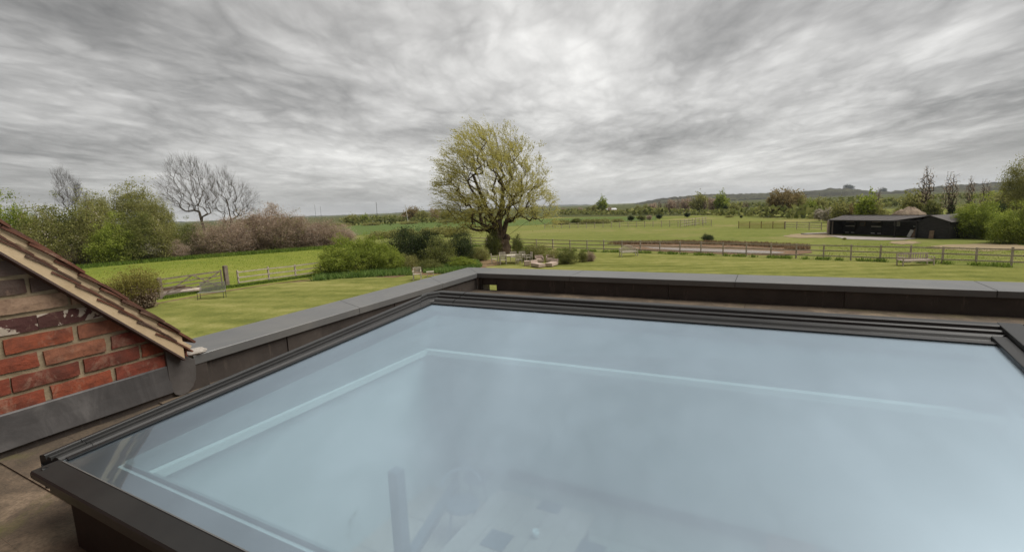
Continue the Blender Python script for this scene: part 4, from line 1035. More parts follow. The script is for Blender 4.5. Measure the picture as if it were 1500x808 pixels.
fence('rail_fence', [(1150, 335.4), (1167, 335.9), (1185, 336.4), (1203, 337)], 1.15, (0.35, 0.68, 1.05), 'weathered', 'grey rail fence between the yellowish panel and the barn')

def gate():
    a = at(238, 437); b = at(327, 421.5); d = (b - a); L = d.length; ang = math.atan2(d.y, d.x)
    o = empty('field_gate', a, ang, 'weathered wooden field gate with crossed braces standing shut', 'gate'); h = 1.25
    for i, z in enumerate((0.18, 0.42, 0.66, 0.92, h)):
        MB().bar((0, 0, z + 0.02), (L, 0, z), 0.035, 0.10 if i == 4 else 0.075).build('rail', M['oldgate'], o)
    MB().box((L - 0.03, 0, h / 2 + 0.1), (0.09, 0.06, h + 0.05)).build('stile', M['oldgate'], o)
    MB().box((0.04, 0, h / 2 + 0.1), (0.09, 0.06, h + 0.15)).build('stile', M['oldgate'], o)
    MB().bar((0.1, 0.03, 0.2), (L * 0.5, 0.03, h), 0.03, 0.08).build('brace', M['oldgate'], o)
    MB().bar((L - 0.1, 0.03, h), (L * 0.5, 0.03, 0.2), 0.03, 0.08).build('brace', M['oldgate'], o)
    MB().bar((L * 0.5, -0.03, h), (L - 0.4, -0.03, 0.2), 0.03, 0.08).build('brace', M['oldgate'], o)
    for (u, v, hh, w), lab in zip(((333, 419.5, 1.62, 0.26), (236.5, 438, 1.45, 0.24)), ('stout weathered gate post between the gate and the rail fence', 'stout weathered gate post half hidden behind the brown stemmed shrub')):
        m = MB().box((0, 0, hh / 2 - 0.05), (w, w, hh)).poly([(-w / 2, -w / 2, hh - 0.05), (w / 2, -w / 2, hh - 0.05), (w / 2, w / 2, hh - 0.05), (-w / 2, w / 2, hh - 0.05), (0, 0, hh)], [(0, 1, 4), (1, 2, 4), (2, 3, 4), (3, 0, 4)])
        tag(m.build('gate_post', M['oldgate'], loc=at(u, v)), lab, 'gate post')
gate()
def logs():
    p = at(252, 431); o = empty('log_pile', p, YAW + 0.25, 'low pile of reddish brown cut branches beside the field gate', 'log pile'); rng = random.Random(3)
    for i in range(26):
        z = 0.06 + 0.085 * (i // 5); a = rng.uniform(-0.12, 0.12); L = rng.uniform(0.9, 1.35); y = rng.uniform(-0.35, 0.35); r = rng.uniform(0.03, 0.055)
        MB().tube([(-L, y, z - a * L), (0, y + rng.uniform(-.06, .06), z + 0.02), (L, y + rng.uniform(-.1, .1), z + a * L)], r, 6).build('log', M['brownboard'], o)
    MB().tube([(-1.7, -0.7, 0.14), (0.3, -0.75, 0.2), (2.0, -0.5, 0.3)], 0.13, 9).build('log', M['weathered'], o, smooth=True)
logs()

# ------------------------------------------------------------------ garden furniture
def timber_bench(u, v, wpx, hpx, rz, mat, label, arched=False, slats=12):
    p = at(u, v); k = px_m(u, v); W = wpx * k; H = hpx * k; o = empty('garden_bench', p, rz, label, 'bench'); D = 0.55; sh = H * 0.46; t = 0.06
    for sx in (-1, 1):
        MB().box((sx * (W / 2 - t / 2), -D / 2, sh * 0.75), (t, t, sh * 1.5)).build('leg', M[mat], o)
        MB().bar((sx * (W / 2 - t / 2), D / 2, 0), (sx * (W / 2 - t / 2), D / 2 + 0.08, H * (0.78 if arched else 1.0)), t, t, (0, 1, 0)).build('leg', M[mat], o)
        MB().box((sx * (W / 2 - t / 2), 0, sh * 1.5 + 0.02), (t * 1.4, D + 0.12, 0.035)).build('armrest', M[mat], o)
    for i in range(5):
        MB().box((0, -D / 2 + 0.05 + i * D / 4.6, sh), (W - 0.02, 0.085, 0.03)).build('seat_slat', M[mat], o)
    MB().box((0, -D / 2, sh - 0.06), (W - 0.1, 0.03, 0.07)).build('apron', M[mat], o)
    yb = D / 2 + 0.06
    top = []
    for i in range(slats):
        x = -W / 2 + t + (i + 0.5) * (W - 2 * t) / slats; s = abs(x) / (W / 2)
        zt = (H * (0.72 + 0.28 * math.sqrt(max(0, 1 - (s / 0.62) ** 2))) if s < 0.6 else H * (0.74 + 0.06 * (1 - s))) if arched else H - 0.06
        top.append((x, yb, zt)); MB().box((x, yb, (sh + 0.06 + zt) / 2), (0.05, 0.02, zt - sh - 0.06)).build('back_slat', M[mat], o)
    if arched: MB().tube([(-W / 2 + t, yb, H * 0.74)] + top + [(W / 2 - t, yb, H * 0.74)], 0.035, 6).build('top_rail', M[mat], o)
    else: MB().box((0, yb, H - 0.04), (W - 0.06, 0.04, 0.085)).build('top_rail', M[mat], o)
    MB().box((0, yb, sh + 0.05), (W - 0.08, 0.035, 0.06)).build('lower_rail', M[mat], o)
    return o
timber_bench(921, 375.5, 25, 16, YAW + 0.10, 'pale_teak', 'pale garden bench with an arched back on the lawn by the fence', True, 16)
timber_bench(1340.5, 388.5, 44, 17.5, YAW - 0.06, 'weathered', 'long straight backed grey bench on the lawn in front of the barn')

def metal_bench():
    p = at(311, 437.5); k = px_m(311, 437.5); o = empty('metal_bench', p, YAW + 0.22, 'light metal bench with a mesh back on thin black legs near the gate', 'bench'); W = 34 * k; sh = 0.45
    for sx in (-1, 1):
        for y in (-0.22, 0.22): MB().tube([(sx * W / 2, y, 0), (sx * W / 2, y, sh)], 0.016, 6).build('leg', M['blackmetal'], o)
        MB().tube([(sx * W / 2, -0.24, sh), (sx * W / 2, 0.24, sh), (sx * W / 2 * 0.97, 0.34, 1.0)], 0.018, 6).build('side_frame', M['benchmesh'], o)
    for i in range(6): MB().box((0, -0.22 + i * 0.085, sh), (W, 0.05, 0.02)).build('seat_slat', M['benchmesh'], o)
    for i in range(10): MB().bar((-W / 2, 0.25 + i * 0.01, sh + 0.06 + i * 0.055), (W / 2, 0.25 + i * 0.01, sh + 0.06 + i * 0.055), 0.012, 0.034).build('back_strip', M['benchmesh'], o)
    MB().tube([(-W / 2, 0.35, 1.02), (W / 2, 0.35, 1.02)], 0.018, 6).build('top_rail', M['benchmesh'], o)
metal_bench()

def garden_chair(p, rz, label, s=1.0, group=None, slats=6, mat='pale_teak', arms=True, curved=False):
    o = empty('garden_chair', p, rz, label, 'chair', group); o.scale = (s,) * 3; W = 0.6; D = 0.52; sh = 0.44; H = 0.92
    for sx in (-1, 1):
        MB().box((sx * (W / 2 - .025), -D / 2, 0.33), (0.055, 0.055, 0.66)).build('leg', M[mat], o)
        MB().bar((sx * (W / 2 - .025), D / 2, 0), (sx * (W / 2 - .025), D / 2 + 0.07, H), 0.055, 0.055, (0, 1, 0)).build('leg', M[mat], o)
        if arms: MB().box((sx * (W / 2 - .02), 0, 0.67), (0.07, D + 0.08, 0.03)).build('armrest', M[mat], o)
    for i in range(5): MB().box((0, -D / 2 + 0.06 + i * 0.1, sh), (W - .02, 0.085, 0.025)).build('seat_slat', M[mat], o)
    for i in range(slats):
        x = -W / 2 + 0.07 + i * (W - 0.14) / (slats - 1); MB().bar((x, D / 2 + 0.03, sh + 0.05), (x, D / 2 + 0.065, H - 0.04), 0.045, 0.02, (0, 1, 0)).build('back_slat', M[mat], o)
    MB().box((0, D / 2 + 0.07, H - 0.03), (W - .04, 0.035, 0.08)).build('top_rail', M[mat], o)
    return o
garden_chair(at(611.5, 410), YAW + 0.12, 'weathered wooden armchair with a slatted back beside the garden bed', 1.0, slats=6)
def stool():
    o = empty('garden_stool', at(630.5, 405.5), YAW + 0.15, 'small wooden slatted side table right of the wooden armchair', 'side table')
    for sx in (-1, 1):
        for sy in (-1, 1): MB().box((sx * .22, sy * .2, 0.2), (0.05, 0.05, 0.4)).build('leg', M['pale_teak'], o)
    for i in range(5): MB().box((0, -0.2 + i * 0.1, 0.415), (0.56, 0.085, 0.025)).build('top_slat', M['pale_teak'], o)
    MB().box((0, -.21, .36), (.44, .02, .06)).build('apron', M['pale_teak'], o)
stool()
def dining():
    c = at(750, 385.5); o = empty('garden_table', c, YAW, 'large oval silvered teak garden table under the willow', 'table')
    a, b = 1.15, 0.75
    for i in range(15):
        y = -b + (i + 0.5) * 2 * b / 15; x = a * sqrt(max(0.02, 1 - (y / b) ** 2)); MB().box((0, y, 0.74), (2 * x, 2 * b / 15 - 0.008, 0.035)).build('top_slat', M['pale_teak'], o)
    for sx in (-1, 1):
        for sy in (-1, 1): MB().box((sx * .55, sy * .35, 0.36), (0.09, 0.09, 0.72)).build('leg', M['pale_teak'], o)
    MB().box((0, 0, 0.68), (1.2, 0.8, 0.08)).build('apron', M['pale_teak'], o)
    R = Matrix.Rotation(YAW, 3, 'Z'); G = 'chairs around the garden table'
    for x, y, rz, lab in ((-1.55, 0.1, pi / 2, 'teak chair at the left end of the garden table'), (-0.75, -1.0, pi, 'teak chair at the front left of the garden table, seen from behind'),
                          (0.62, -1.0, pi, 'teak chair at the front right of the garden table, seen from behind'), (1.5, 0.35, -pi / 2 + 0.3, 'teak chair at the right end of the garden table'),
                          (-0.85, 1.15, 0.1, 'teak chair behind the garden table on the left'), (0.15, 1.25, 0, 'teak chair behind the middle of the garden table'), (0.95, 1.1, -0.1, 'teak chair behind the garden table on the right')):
        garden_chair(c + R @ Vector((x, y, 0)), YAW + rz, lab, 1.0, G, 7)
dining()
def rattan(u, v, kind, rz, label):
    p = at(u, v); o = empty('rattan_' + kind, p, YAW + rz, label, {'stool': 'stool', 'lounger': 'lounger', 'armchair': 'armchair'}[kind], 'pinkish rattan garden seats'); o.scale = (0.86,) * 3
    def leg4(w, d):
        for sx in (-1, 1):
            for sy in (-1, 1): MB().box((sx * w, sy * d, 0.05), (0.05, 0.05, 0.10)).build('leg', M['brownboard'], o)
    if kind == 'stool':
        leg4(.22, .22); MB().box((0, 0, 0.28), (0.56, 0.56, 0.38)).build('base', M['rattan'], o, 0.02); MB().box((0, 0, 0.50), (0.54, 0.54, 0.07)).build('cushion', M['rattan'], o, 0.025)
    elif kind == 'lounger':
        leg4(.32, .6); MB().box((0, 0, 0.21), (0.78, 1.5, 0.22)).build('base', M['rattan'], o, 0.02); MB().box((0, -0.05, 0.36), (0.72, 1.36, 0.09)).build('cushion', M['rattan'], o, 0.03)
        MB().box((0, 0.72, 0.46), (0.78, 0.10, 0.42), Matrix.Rotation(-0.3, 3, 'X')).build('backrest', M['rattan'], o, 0.02)
    else:
        leg4(.36, .34); MB().box((0, 0, 0.21), (0.86, 0.8, 0.22)).build('base', M['rattan'], o, 0.02); MB().box((0, -0.05, 0.36), (0.6, 0.6, 0.1)).build('cushion', M['rattan'], o, 0.03)
        for sx in (-1, 1): MB().box((sx * .38, 0, 0.4), (0.1, 0.8, 0.36)).build('armrest', M['rattan'], o, 0.02)
        MB().box((0, 0.36, 0.5), (0.86, 0.1, 0.5)).build('backrest', M['rattan'], o, 0.02)
rattan(772, 389.5, 'stool', 0.05, 'cube shaped rattan stool at the left of the rattan seats')
rattan(788, 391.5, 'lounger', 0.5, 'rattan lounger between the cube stool and the rightmost lounger')
rattan(790, 384.5, 'armchair', 0.1, 'rattan armchair behind the left rattan lounger')
rattan(808, 390, 'lounger', -0.5, 'rightmost rattan lounger, angled towards the bush')
rattan(806, 383.5, 'armchair', -0.1, 'rattan armchair behind the rightmost lounger')

# ------------------------------------------------------------------ the black barn
def barn():
    A = at(1215, 343.5); B = at(1343, 348.5); C = at(1398, 349.5)
    wingdir = (B - A); wingdir.z = 0; Lw = wingdir.length; ux = wingdir.normalized(); ang = math.atan2(ux.y, ux.x)
    o = empty('stable_barn', A, ang, 'low black boarded stable barn with a gabled right wing and open front', 'barn')
    k = px_m(1372, 349.3); g = depth(C) / F_PX
    Wg = (C - B).length; eave = 1.80; ridge = 2.30
    Lm = Lw
    def wall(x0, y0, x1, y1, z1, name='wall_board', n=None, mat='tarboard', z0=0.0, zt=None):
        """horizontal boards, lapped; zt(t) gives the top at fraction t"""
        d = Vector((x1 - x0, y1 - y0, 0)); L = d.length; d.normalize(); nn = Vector((d.y, -d.x, 0)); n = n or int((z1 - z0) / 0.17)
        for i in range(n):
            za = z0 + (z1 - z0) * i / n; zb = z0 + (z1 - z0) * (i + 1) / n + 0.015
            m = MB(); m.poly([Vector((x0, y0, za)) + nn * .02, Vector((x1, y1, za)) + nn * .02, Vector((x1, y1, zb)), Vector((x0, y0, zb)), Vector((x0, y0, za)) - nn * .02, Vector((x1, y1, za)) - nn * .02, Vector((x1, y1, zb)) - nn * .02, Vector((x0, y0, zb)) - nn * .02],
                   [(0, 1, 2, 3), (5, 4, 7, 6), (0, 4, 5, 1), (3, 2, 6, 7), (0, 3, 7, 4), (1, 5, 6, 2)])
            m.build(name, M[mat], o)
    fy = 2.2                      # set back front wall of the long wing
    wall(0.15, fy, Lm, fy, eave)
    wall(Lm * 0.99, 5.2, 0, 5.2, eave); wall(0, 5.2, 0.0, 0.0, eave)
    # main roof, ridge along x
    def slab(pts, t, name, mat):
        top = [Vector(p) for p in pts]; m = MB(); m.poly(top + [p - Vector((0, 0, t)) for p in top], [(0, 1, 2, 3), (7, 6, 5, 4), (0, 4, 5, 1), (1, 5, 6, 2), (2, 6, 7, 3), (3, 7, 4, 0)])
        return m.build(name, M[mat], o)
    ncol = 22; xe = Lm + 0.3
    for i in range(ncol):
        xa = -0.25 + (xe + .25) * i / ncol; xb = -0.25 + (xe + .25) * (i + 1) / ncol - 0.02
        zz = 0.012 * (i % 2)
        slab([(xa, -0.25, eave + 0.05 + zz), (xb, -0.25, eave + 0.05 + zz), (xb, 2.7, ridge + zz), (xa, 2.7, ridge + zz)], 0.05, 'roof_sheet', 'barnroof')
        slab([(xa, 2.7, ridge + zz), (xb, 2.7, ridge + zz), (xb, 5.5, eave + 0.05 + zz), (xa, 5.5, eave + 0.05 + zz)], 0.05, 'roof_sheet', 'barnroof')
    MB().bar((-.25, 2.7, ridge + .03), (xe, 2.7, ridge + .03), 0.25, 0.06).build('ridge_cap', M['barnroof'], o)
    MB().bar((-.27, -0.27, eave + .0), (Lm, -0.27, eave + .0), 0.05, 0.14).build('fascia_board', M['tarboard'], o)
    MB().box((0.02, 0.0, eave / 2), (0.16, 0.9, eave)).build('end_board', M['weathered'], o)
    # gabled wing on the right, gable towards us
    gx0 = Lm; d = C - A; gx1 = d.dot(Vector((cos(ang), sin(ang), 0))); gy1 = d.dot(Vector((-sin(ang), cos(ang), 0))); gy = 0.0
    gxm = gx0 + (gx1 - gx0) * 0.42
    apex = 33.0 * k; e2 = 25.0 * k
    n = 15
    for i in range(n):
        za = apex * i / n; zb = apex * (i + 1) / n + 0.01
        def xs(z):
            if z <= e2: return gx0, gx1
            t = (z - e2) / (apex - e2); return gx0 + (gxm - gx0) * t, gx1 + (gxm - gx1) * t
        a0, a1 = xs(za); b0, b1 = xs(min(zb, apex))
        MB().poly([(a0, gy - .02, za), (a1, gy - .02, za), (b1, gy, zb), (b0, gy, zb), (a0, gy + .03, za), (a1, gy + .03, za), (b1, gy + .03, zb), (b0, gy + .03, zb)],
                  [(0, 1, 2, 3), (5, 4, 7, 6), (0, 4, 5, 1), (3, 2, 6, 7), (0, 3, 7, 4), (1, 5, 6, 2)]).build('wall_board', M['tarboard'], o)
    wall(gx1, 0, gx1, 6, e2); wall(gx1, 6, gx0, 6, e2)
    slab([(gx0 - 2.6, -.15, eave + .02), (gxm, -.15, apex + .06), (gxm, 6.1, apex + .06), (gx0 - 2.6, 6.1, eave + .02)], 0.06, 'roof_sheet', 'barnroof')
    slab([(gx1 + .2, -.15, e2 - .02), (gx1 + .2, 6.1, e2 - .02), (gxm, 6.1, apex + .06), (gxm, -.15, apex + .06)], 0.06, 'roof_sheet', 'barnroof')
    # floor apron
    ap = sheet('concrete_apron', [(1212, 344.5), (1345, 349), (1322, 351), (1290, 351.5), (1240, 350)], 0.045, M['concrete'])
    # stable doors: two-leaf with pale hinges
    def door(cx, w):
        dr = MB().box((cx, fy - .05, 0.52), (w, 0.05, 1.0)).build('door', M['tarboard'], o)
        d2 = MB().box((cx, fy - .05, 1.36), (w, 0.05, 0.62)).build('door', M['tarboard'], o)
        MB().box((cx, fy - .09, 1.0), (w * .9, 0.03, 0.09)).build('hinge', M['whitepaint'], dr)
        MB().box((cx - w * .28, fy - .09, 0.2), (w * .35, 0.03, 0.09)).build('hinge', M['whitepaint'], dr)
        MB().box((cx + w * .30, fy - .09, 0.2), (w * .32, 0.03, 0.09)).build('hinge', M['whitepaint'], dr)
        MB().box((cx, fy - .09, 1.56), (w * .8, 0.03, 0.05)).build('hinge', M['weathered'], d2)
    door(Lm * 0.11, 1.25); door(Lm * 0.43, 1.25)
    w = MB().box((Lm * .265, fy - .05, 1.3), (0.62, 0.06, 0.46)).build('window', M['brownboard'], o); MB().box((Lm * .265, fy - .09, 1.3), (0.5, 0.02, 0.36)).build('pane', M['blackmetal'], w)
    w = MB().box((Lm * .66, fy - .05, 1.35), (0.6, 0.06, 0.5)).build('window', M['whitepaint'], o); MB().box((Lm * .66, fy - .09, 1.35), (0.5, 0.02, 0.42)).build('pane', M['benchmesh'], w)
    for x in (Lm * .02, Lm * .78, Lm * .995): MB().box((x, -0.1, eave / 2), (0.14, 0.14, eave)).build('post', M['tarboard'], o)
    MB().box((Lm * .88, fy - .1, 1.1), (0.9, 0.04, 0.08)).build('hinge', M['whitepaint'], o)
    # things leaning and lying about
    Rz = Matrix.Rotation(ang, 3, 'Z')
    def lean(x, y, w_, h, mat, tilt, label, name='leaning_board'):
        q = MB().box((0, 0, h / 2), (w_, 0.04, h)).build(name, M[mat], loc=A + Rz @ Vector((x, y, 0.02))); q.rotation_euler = (radians(-14), radians(tilt), ang); tag(q, label, 'board')
    lean(Lm * .885, 0.5, 0.34, 0.85, 'whitepaint', 16, 'white board leaning in the open front of the barn')
    lean(Lm * .925, 0.5, 0.32, 0.95, 'brownboard', 14, 'brown board leaning right of the white board in the barn')
    lean(Lm * .965, 0.45, 0.16, 1.5, 'weathered', 8, 'tall narrow grey plank leaning at the barn corner')
    lean(gx0 + (gx1 - gx0) * .5, -0.25, 0.42, 0.85, 'brownboard', -4, 'brown pallet piece standing against the black gable wall')
    lean(Lm * .91, 1.3, 0.3, 1.9, 'brownboard', 4, 'tall brown plank standing inside the barn front')
barn()
for (u, v, s, lab) in ((1237, 351, 0.5, 'small mossy stump at the edge of the concrete apron'), (1193, 343.5, 0, '')):
    if s: put('mossy_stump', SH_OLI_S, u, v, 3.5, 2.0, 0.2, lab, 'stump', None, 1.2)
sl = MB().box((0, 0, 0.08), (3.2, 1.2, 0.16)).build('concrete_slab', M['concrete'], None, 0.02, loc=at(1195, 343)); sl.rotation_euler = (0, 0, YAW); tag(sl, 'pale flat concrete slab on the grass left of the barn', 'slab')
pl = MB().tube([(0, 0, 0), (0, 0, 8.5)], [0.16, 0.1], 7).build('utility_pole', M['whitepaint'], None, loc=at(598, 327)); pl.rotation_euler = (0, -0.12, 0); tag(pl, 'thin pale leaning pole in front of the russet skyline tree', 'pole')
for u, h in ((463, 20), (471, 17), (553, 14)):
    q = MB().tube([(0, 0, 0), (0, 0, h)], 0.16, 5).build('distant_pole', M['blackmetal'], None, loc=at(u, 321.5)); tag(q, {463: 'thin dark mast above the reddish hedgerow, left of two', 471: 'thin dark mast above the reddish hedgerow, right of two', 553: 'thin dark mast on the skyline above the crop field'}[u], 'mast')

# ================================================================== the roof terrace: parapet, gable, rooflight
DECK = 4.0; TOP = 4.21
TL = Vector((-0.0615, 1, 0)).normalized(); NL = Vector((TL.y, -TL.x, 0)); OL = Vector((-2.985, 1.5, 0))   # left wall line, along / into the roof
def LP(s, z, off=0.0):
    """point on the left wall: s metres along it, height z, off metres proud of it"""
    p = OL + TL * s + NL * off; return Vector((p.x, p.y, z))
ICx, ICy = -3.205, 5.0
XR = 6.5
YB = 5.49                      # outer edge of the far coping

# deck: felt laid in overlapping lengths, with an opening for the rooflight
OX0, OX1, OY0, OY1 = -1.86, 2.9, 0.66, 2.52
def deck():
    o = MB().box(((-3.0 + XR) / 2 - 0.1, (-2.0 + OY0) / 2, 3.93), (XR + 3.6, OY0 + 2.0, 0.13)).build('roof_deck', M['kerb']); o['kind'] = 'structure'
    for nm, c, d in (('a', ((XR - 3.2) / 2, (OY1 + 5.04) / 2, 3.93), (XR + 3.8, 5.04 - OY1, 0.13)), ('b', ((-3.3 + OX0) / 2, (OY0 + OY1) / 2, 3.93), (OX0 + 3.3, OY1 - OY0, 0.128)), ('c', ((OX1 + XR) / 2, (OY0 + OY1) / 2, 3.93), (XR - OX1, OY1 - OY0, 0.128))):
        MB().box(c, d).build('deck_panel', M['kerb'], o)
    ys = [-2.0, -1.5, -1.0, -0.55, -0.15, 0.2, 0.46, 0.648, 0.89, 1.3, 1.75, 2.2, 2.65, 3.1, 3.55, 4.0, 4.45, 5.03]
    rng = random.Random(5)
    for i, (a, b) in enumerate(zip(ys, ys[1:])):
        segs = [(-3.6, -0.9 + rng.uniform(-.5, .5)), None]; x1 = segs[0][1]
        if a >= OY0 - .05 and b <= OY1 + 0.2:
            spans = [(-3.35, OX0 - 0.03), (OX1 + .03, XR)]
        elif i % 2: spans = [(-3.6, x1), (x1 + .004, 2.2), (2.204, XR)]
        else: spans = [(-3.6, x1 + 1.2), (x1 + 1.204, XR)]
        z = 4.0 + 0.003 * (i % 2)
        for x0, x2 in spans:
            m = MB(); n = 6
            P = [(x0, a - .012, z + .004), (x2, a - .012, z + .004), (x2, b, z), (x0, b, z)]
            m.poly([Vector(p) for p in P] + [Vector(p) - Vector((0, 0, 0.004)) for p in P], [(0, 1, 2, 3), (7, 6, 5, 4), (0, 4, 5, 1), (1, 5, 6, 2), (2, 6, 7, 3), (3, 7, 4, 0)])
            m.build('felt_sheet', M['felt'], o)
deck()

def loft(sections, mat, name, parent, closed=False):
    m = MB(); k = len(sections[0]); b = 0
    for s in sections: m.v += [tuple(p) for p in s]
    for i in range(len(sections) - 1):
        for j in range(k if closed else k - 1):
            m.f.append((i * k + j, i * k + (j + 1) % k, (i + 1) * k + (j + 1) % k, (i + 1) * k + j))
    if closed:
        m.f.append(tuple(range(k))); m.f.append(tuple((len(sections) - 1) * k + j for j in reversed(range(k))))
    return m.build(name, M[mat], parent)

# ---- parapets
def copings():
    fa = 0.055
    o = empty('parapet_wall', (ICx, ICy, 0), 0, 'low parapet with anthracite metal coping along the far side of the roof', 'parapet')
    o2 = empty('parapet_wall', (-2.99, 1.5, 0), 0, 'low parapet with anthracite metal coping along the left side of the roof', 'parapet')
    cL_in0 = Vector((-2.985, 1.505, TOP)); cL_out0 = Vector((-3.425, 1.505, TOP)); cin = Vector((ICx, ICy, TOP)); cout = Vector((-3.665, 5.488, TOP))
    W = lambda P: P - Vector((*o.location,)); W2 = lambda P: P - Vector((*o2.location,))
    th = 0.004
    def panel(i0, i1, u0, u1, parent, f, inn, cap0=False):
        """coping sheet: inner line i0->i1, outer line u0->u1, folded down both faces"""
        secs = []
        lip = 0.012
        for a, b in ((i0, u0), (i1, u1)):
            ac = f(a); bc = f(b); dn = Vector((0, 0, -fa)); n = (bc - ac).normalized()
            secs.append([ac + n * lip + dn * 1.0 + Vector((0, 0, .002)), ac + dn, ac + Vector((0, 0, -.004)), ac + n * .004, bc - n * .004, bc + Vector((0, 0, -.004)), bc + dn, bc - n * lip + dn, ])
        q = loft(secs, 'coping', 'coping_panel', parent)
        md = q.modifiers.new('thick', 'SOLIDIFY'); md.thickness = 0.003; md.offset = -1
        return q
    lerp = lambda a, b, t: a.lerp(b, t)
    tj = [0, 0.40, 0.77, 1.0]
    for a, b in zip(tj, tj[1:]):
        g = 0.0012 if b < 1 else 0.0008
        panel(lerp(cL_in0, cin, a), lerp(cL_in0, cin, b - g), lerp(cL_out0, cout, a), lerp(cL_out0, cout, b - g), o2, W2, 0)
    xs = [None, -2.2, -0.10, 1.58, 3.6, XR]
    pin = [cin] + [Vector((x, ICy, TOP)) for x in xs[1:]]; pout = [cout] + [Vector((x + 0.03, 5.495, TOP)) for x in xs[1:]]
    pin = [cin, Vector((-1.98, ICy, TOP)), Vector((-0.28, ICy, TOP)), Vector((1.575, ICy, TOP)), Vector((3.6, ICy, TOP)), Vector((XR, ICy, TOP))]
    pout = [cout] + [p + Vector((0.0, 0.497, 0)) for p in pin[1:]]
    for i in range(len(pin) - 1):
        g = Vector((0.003, 0, 0)); panel(pin[i] + g, pin[i + 1] - g, pout[i] + g, pout[i + 1] - g, o, W, 0)
        if i: 
            q = MB().box(W(pin[i]) + Vector((0, 0.247, -0.012)), (0.09, 0.475, 0.010)).build('joint_strap', M['gasket'], o)
    MB().bar(W((cin + Vector((0, 0, -.010)))), W(cout + Vector((0, 0, -.010))), 0.09, 0.008).build('joint_strap', M['gasket'], o)
    # core walls: scupper hole through the far wall near the corner
    y0, y1 = 5.045, 5.19; sx0, sx1, sz0, sz1 = -3.15, -2.955, 4.004, 4.064
    core = MB(); zt = 4.19
    core.box(((-3.62 + sx0) / 2, (y0 + y1) / 2, (4.0 + zt) / 2), (sx0 + 3.62, y1 - y0, zt - 4.0))
    core.box(((XR + sx1) / 2, (y0 + y1) / 2, (4.0 + zt) / 2), (XR - sx1, y1 - y0, zt - 4.0))
    core.box(((sx1 + sx0) / 2, (y0 + y1) / 2, (sz1 + zt) / 2), (sx1 - sx0, y1 - y0 - .002, zt - sz1))
    core.box(((-3.62 + sx0) / 2, (y0 + y1) / 2, 2.0), (sx0 + 3.62, y1 - y0, 4.0 - .002)); core.box(((sx1 + XR) / 2, (y0 + y1) / 2, 2.0), (XR - sx1, y1 - y0, 4.0 - .002))
    core.box(((sx1 + sx0) / 2, (y0 + y1) / 2, 1.94), (sx1 - sx0, y1 - y0 - .002, 3.88))
    core.v = [tuple(W(Vector(v))) for v in core.v]
    core.build('wall', M['render'], o)
    c2 = MB()
    c2.poly([W2(p) for p in (Vector((-3.03, 1.6, 0)), Vector((-3.235, 5.04, 0)), Vector((-3.615, 5.04, 0)), Vector((-3.40, 1.6, 0)), Vector((-3.03, 1.6, 4.19)), Vector((-3.235, 5.04, 4.19)), Vector((-3.615, 5.04, 4.19)), Vector((-3.40, 1.6, 4.19)))],
            [(3, 2, 1, 0), (4, 5, 6, 7), (0, 1, 5, 4), (1, 2, 6, 5), (2, 3, 7, 6), (3, 0, 4, 7)])
    c2.build('wall', M['render'], o2)
    # lead covered upstands, in lengths
    def up_panel(p, q, parent, f, z0=4.0, z1=4.185, proud=0.0, out=Vector((0, -1, 0))):
        d = q - p; n = 5; secs = []
        rng = random.Random(int(p.x * 100 + p.y * 10))
        for i in range(n + 1):
            b = p.lerp(q, i / n); w = rng.uniform(-.0015, .0015)
            secs.append([f(b + out * (proud + w) + Vector((0, 0, z))) for z in (z0, (z0 + z1) / 2, z1)] + [f(b - out * 0.012 + Vector((0, 0, z))) for z in (z1, z0)])
        return loft(secs, 'upstand', 'upstand_sheet', parent, True)
    ya = 5.03
    brk = [ICx - 0.02, sx0]; 
    for a, b, z0, z1 in ((ICx, sx0, 4.0, 4.185), (sx0, sx1, sz1, 4.185), (sx1, -2.05, 4.0, 4.185), (-2.05, -0.9, 4.0, 4.185), (-0.9, 0.6, 4.0, 4.185), (0.6, 2.1, 4.0, 4.185), (2.1, 4.2, 4.0, 4.185), (4.2, XR, 4.0, 4.185)):
        up_panel(Vector((a, ya, 0)), Vector((b - .004, ya, 0)), o, W, z0, z1, 0.0 if (int(a * 10) % 2) else 0.004)
    MB().bar(W(Vector(((sx0 + sx1) / 2, 5.02, sz0 - .004))), W(Vector(((sx0 + sx1) / 2, 5.19, sz0 - .05))), sx1 - sx0, 0.006).build('scupper_floor', M['lead'], o)
    ss = [0.075, 0.68, 1.0, 1.9, 2.7, 3.53]
    for a, b in zip(ss, ss[1:]):
        up_panel(LP(a, 0, -0.03), LP(b - .006, 0, -0.03), o2, W2, 4.0, 4.185, 0.006 if ss.index(a) % 2 else 0.0, NL)
copings()

# ---- the extension below the roof
ext = empty('house_extension', (0, 0, 0), 0, 'single storey extension that carries the roof terrace', 'building')
MB().box((-3.47, 1.4, 1.99), (0.2, 6.8, 3.98)).build('wall', M['render'], ext)
for px_, py_ in ((XR - .1, -1.9), (XR - .1, 0.4), (XR - .1, 2.7), (1.5, -1.9), (4.0, -1.9), (-1.0, -1.9), (XR - .1, 4.9)): MB().box((px_, py_, 1.93), (0.14, 0.14, 3.86)).build('post', M['frame'], ext)
MB().box((1.5, -2.9, 5.6), (9.9, 0.25, 3.2)).build('upper_wall', M['brick'], ext)  # unseen wall behind the camera, added to darken the fascia and near deck

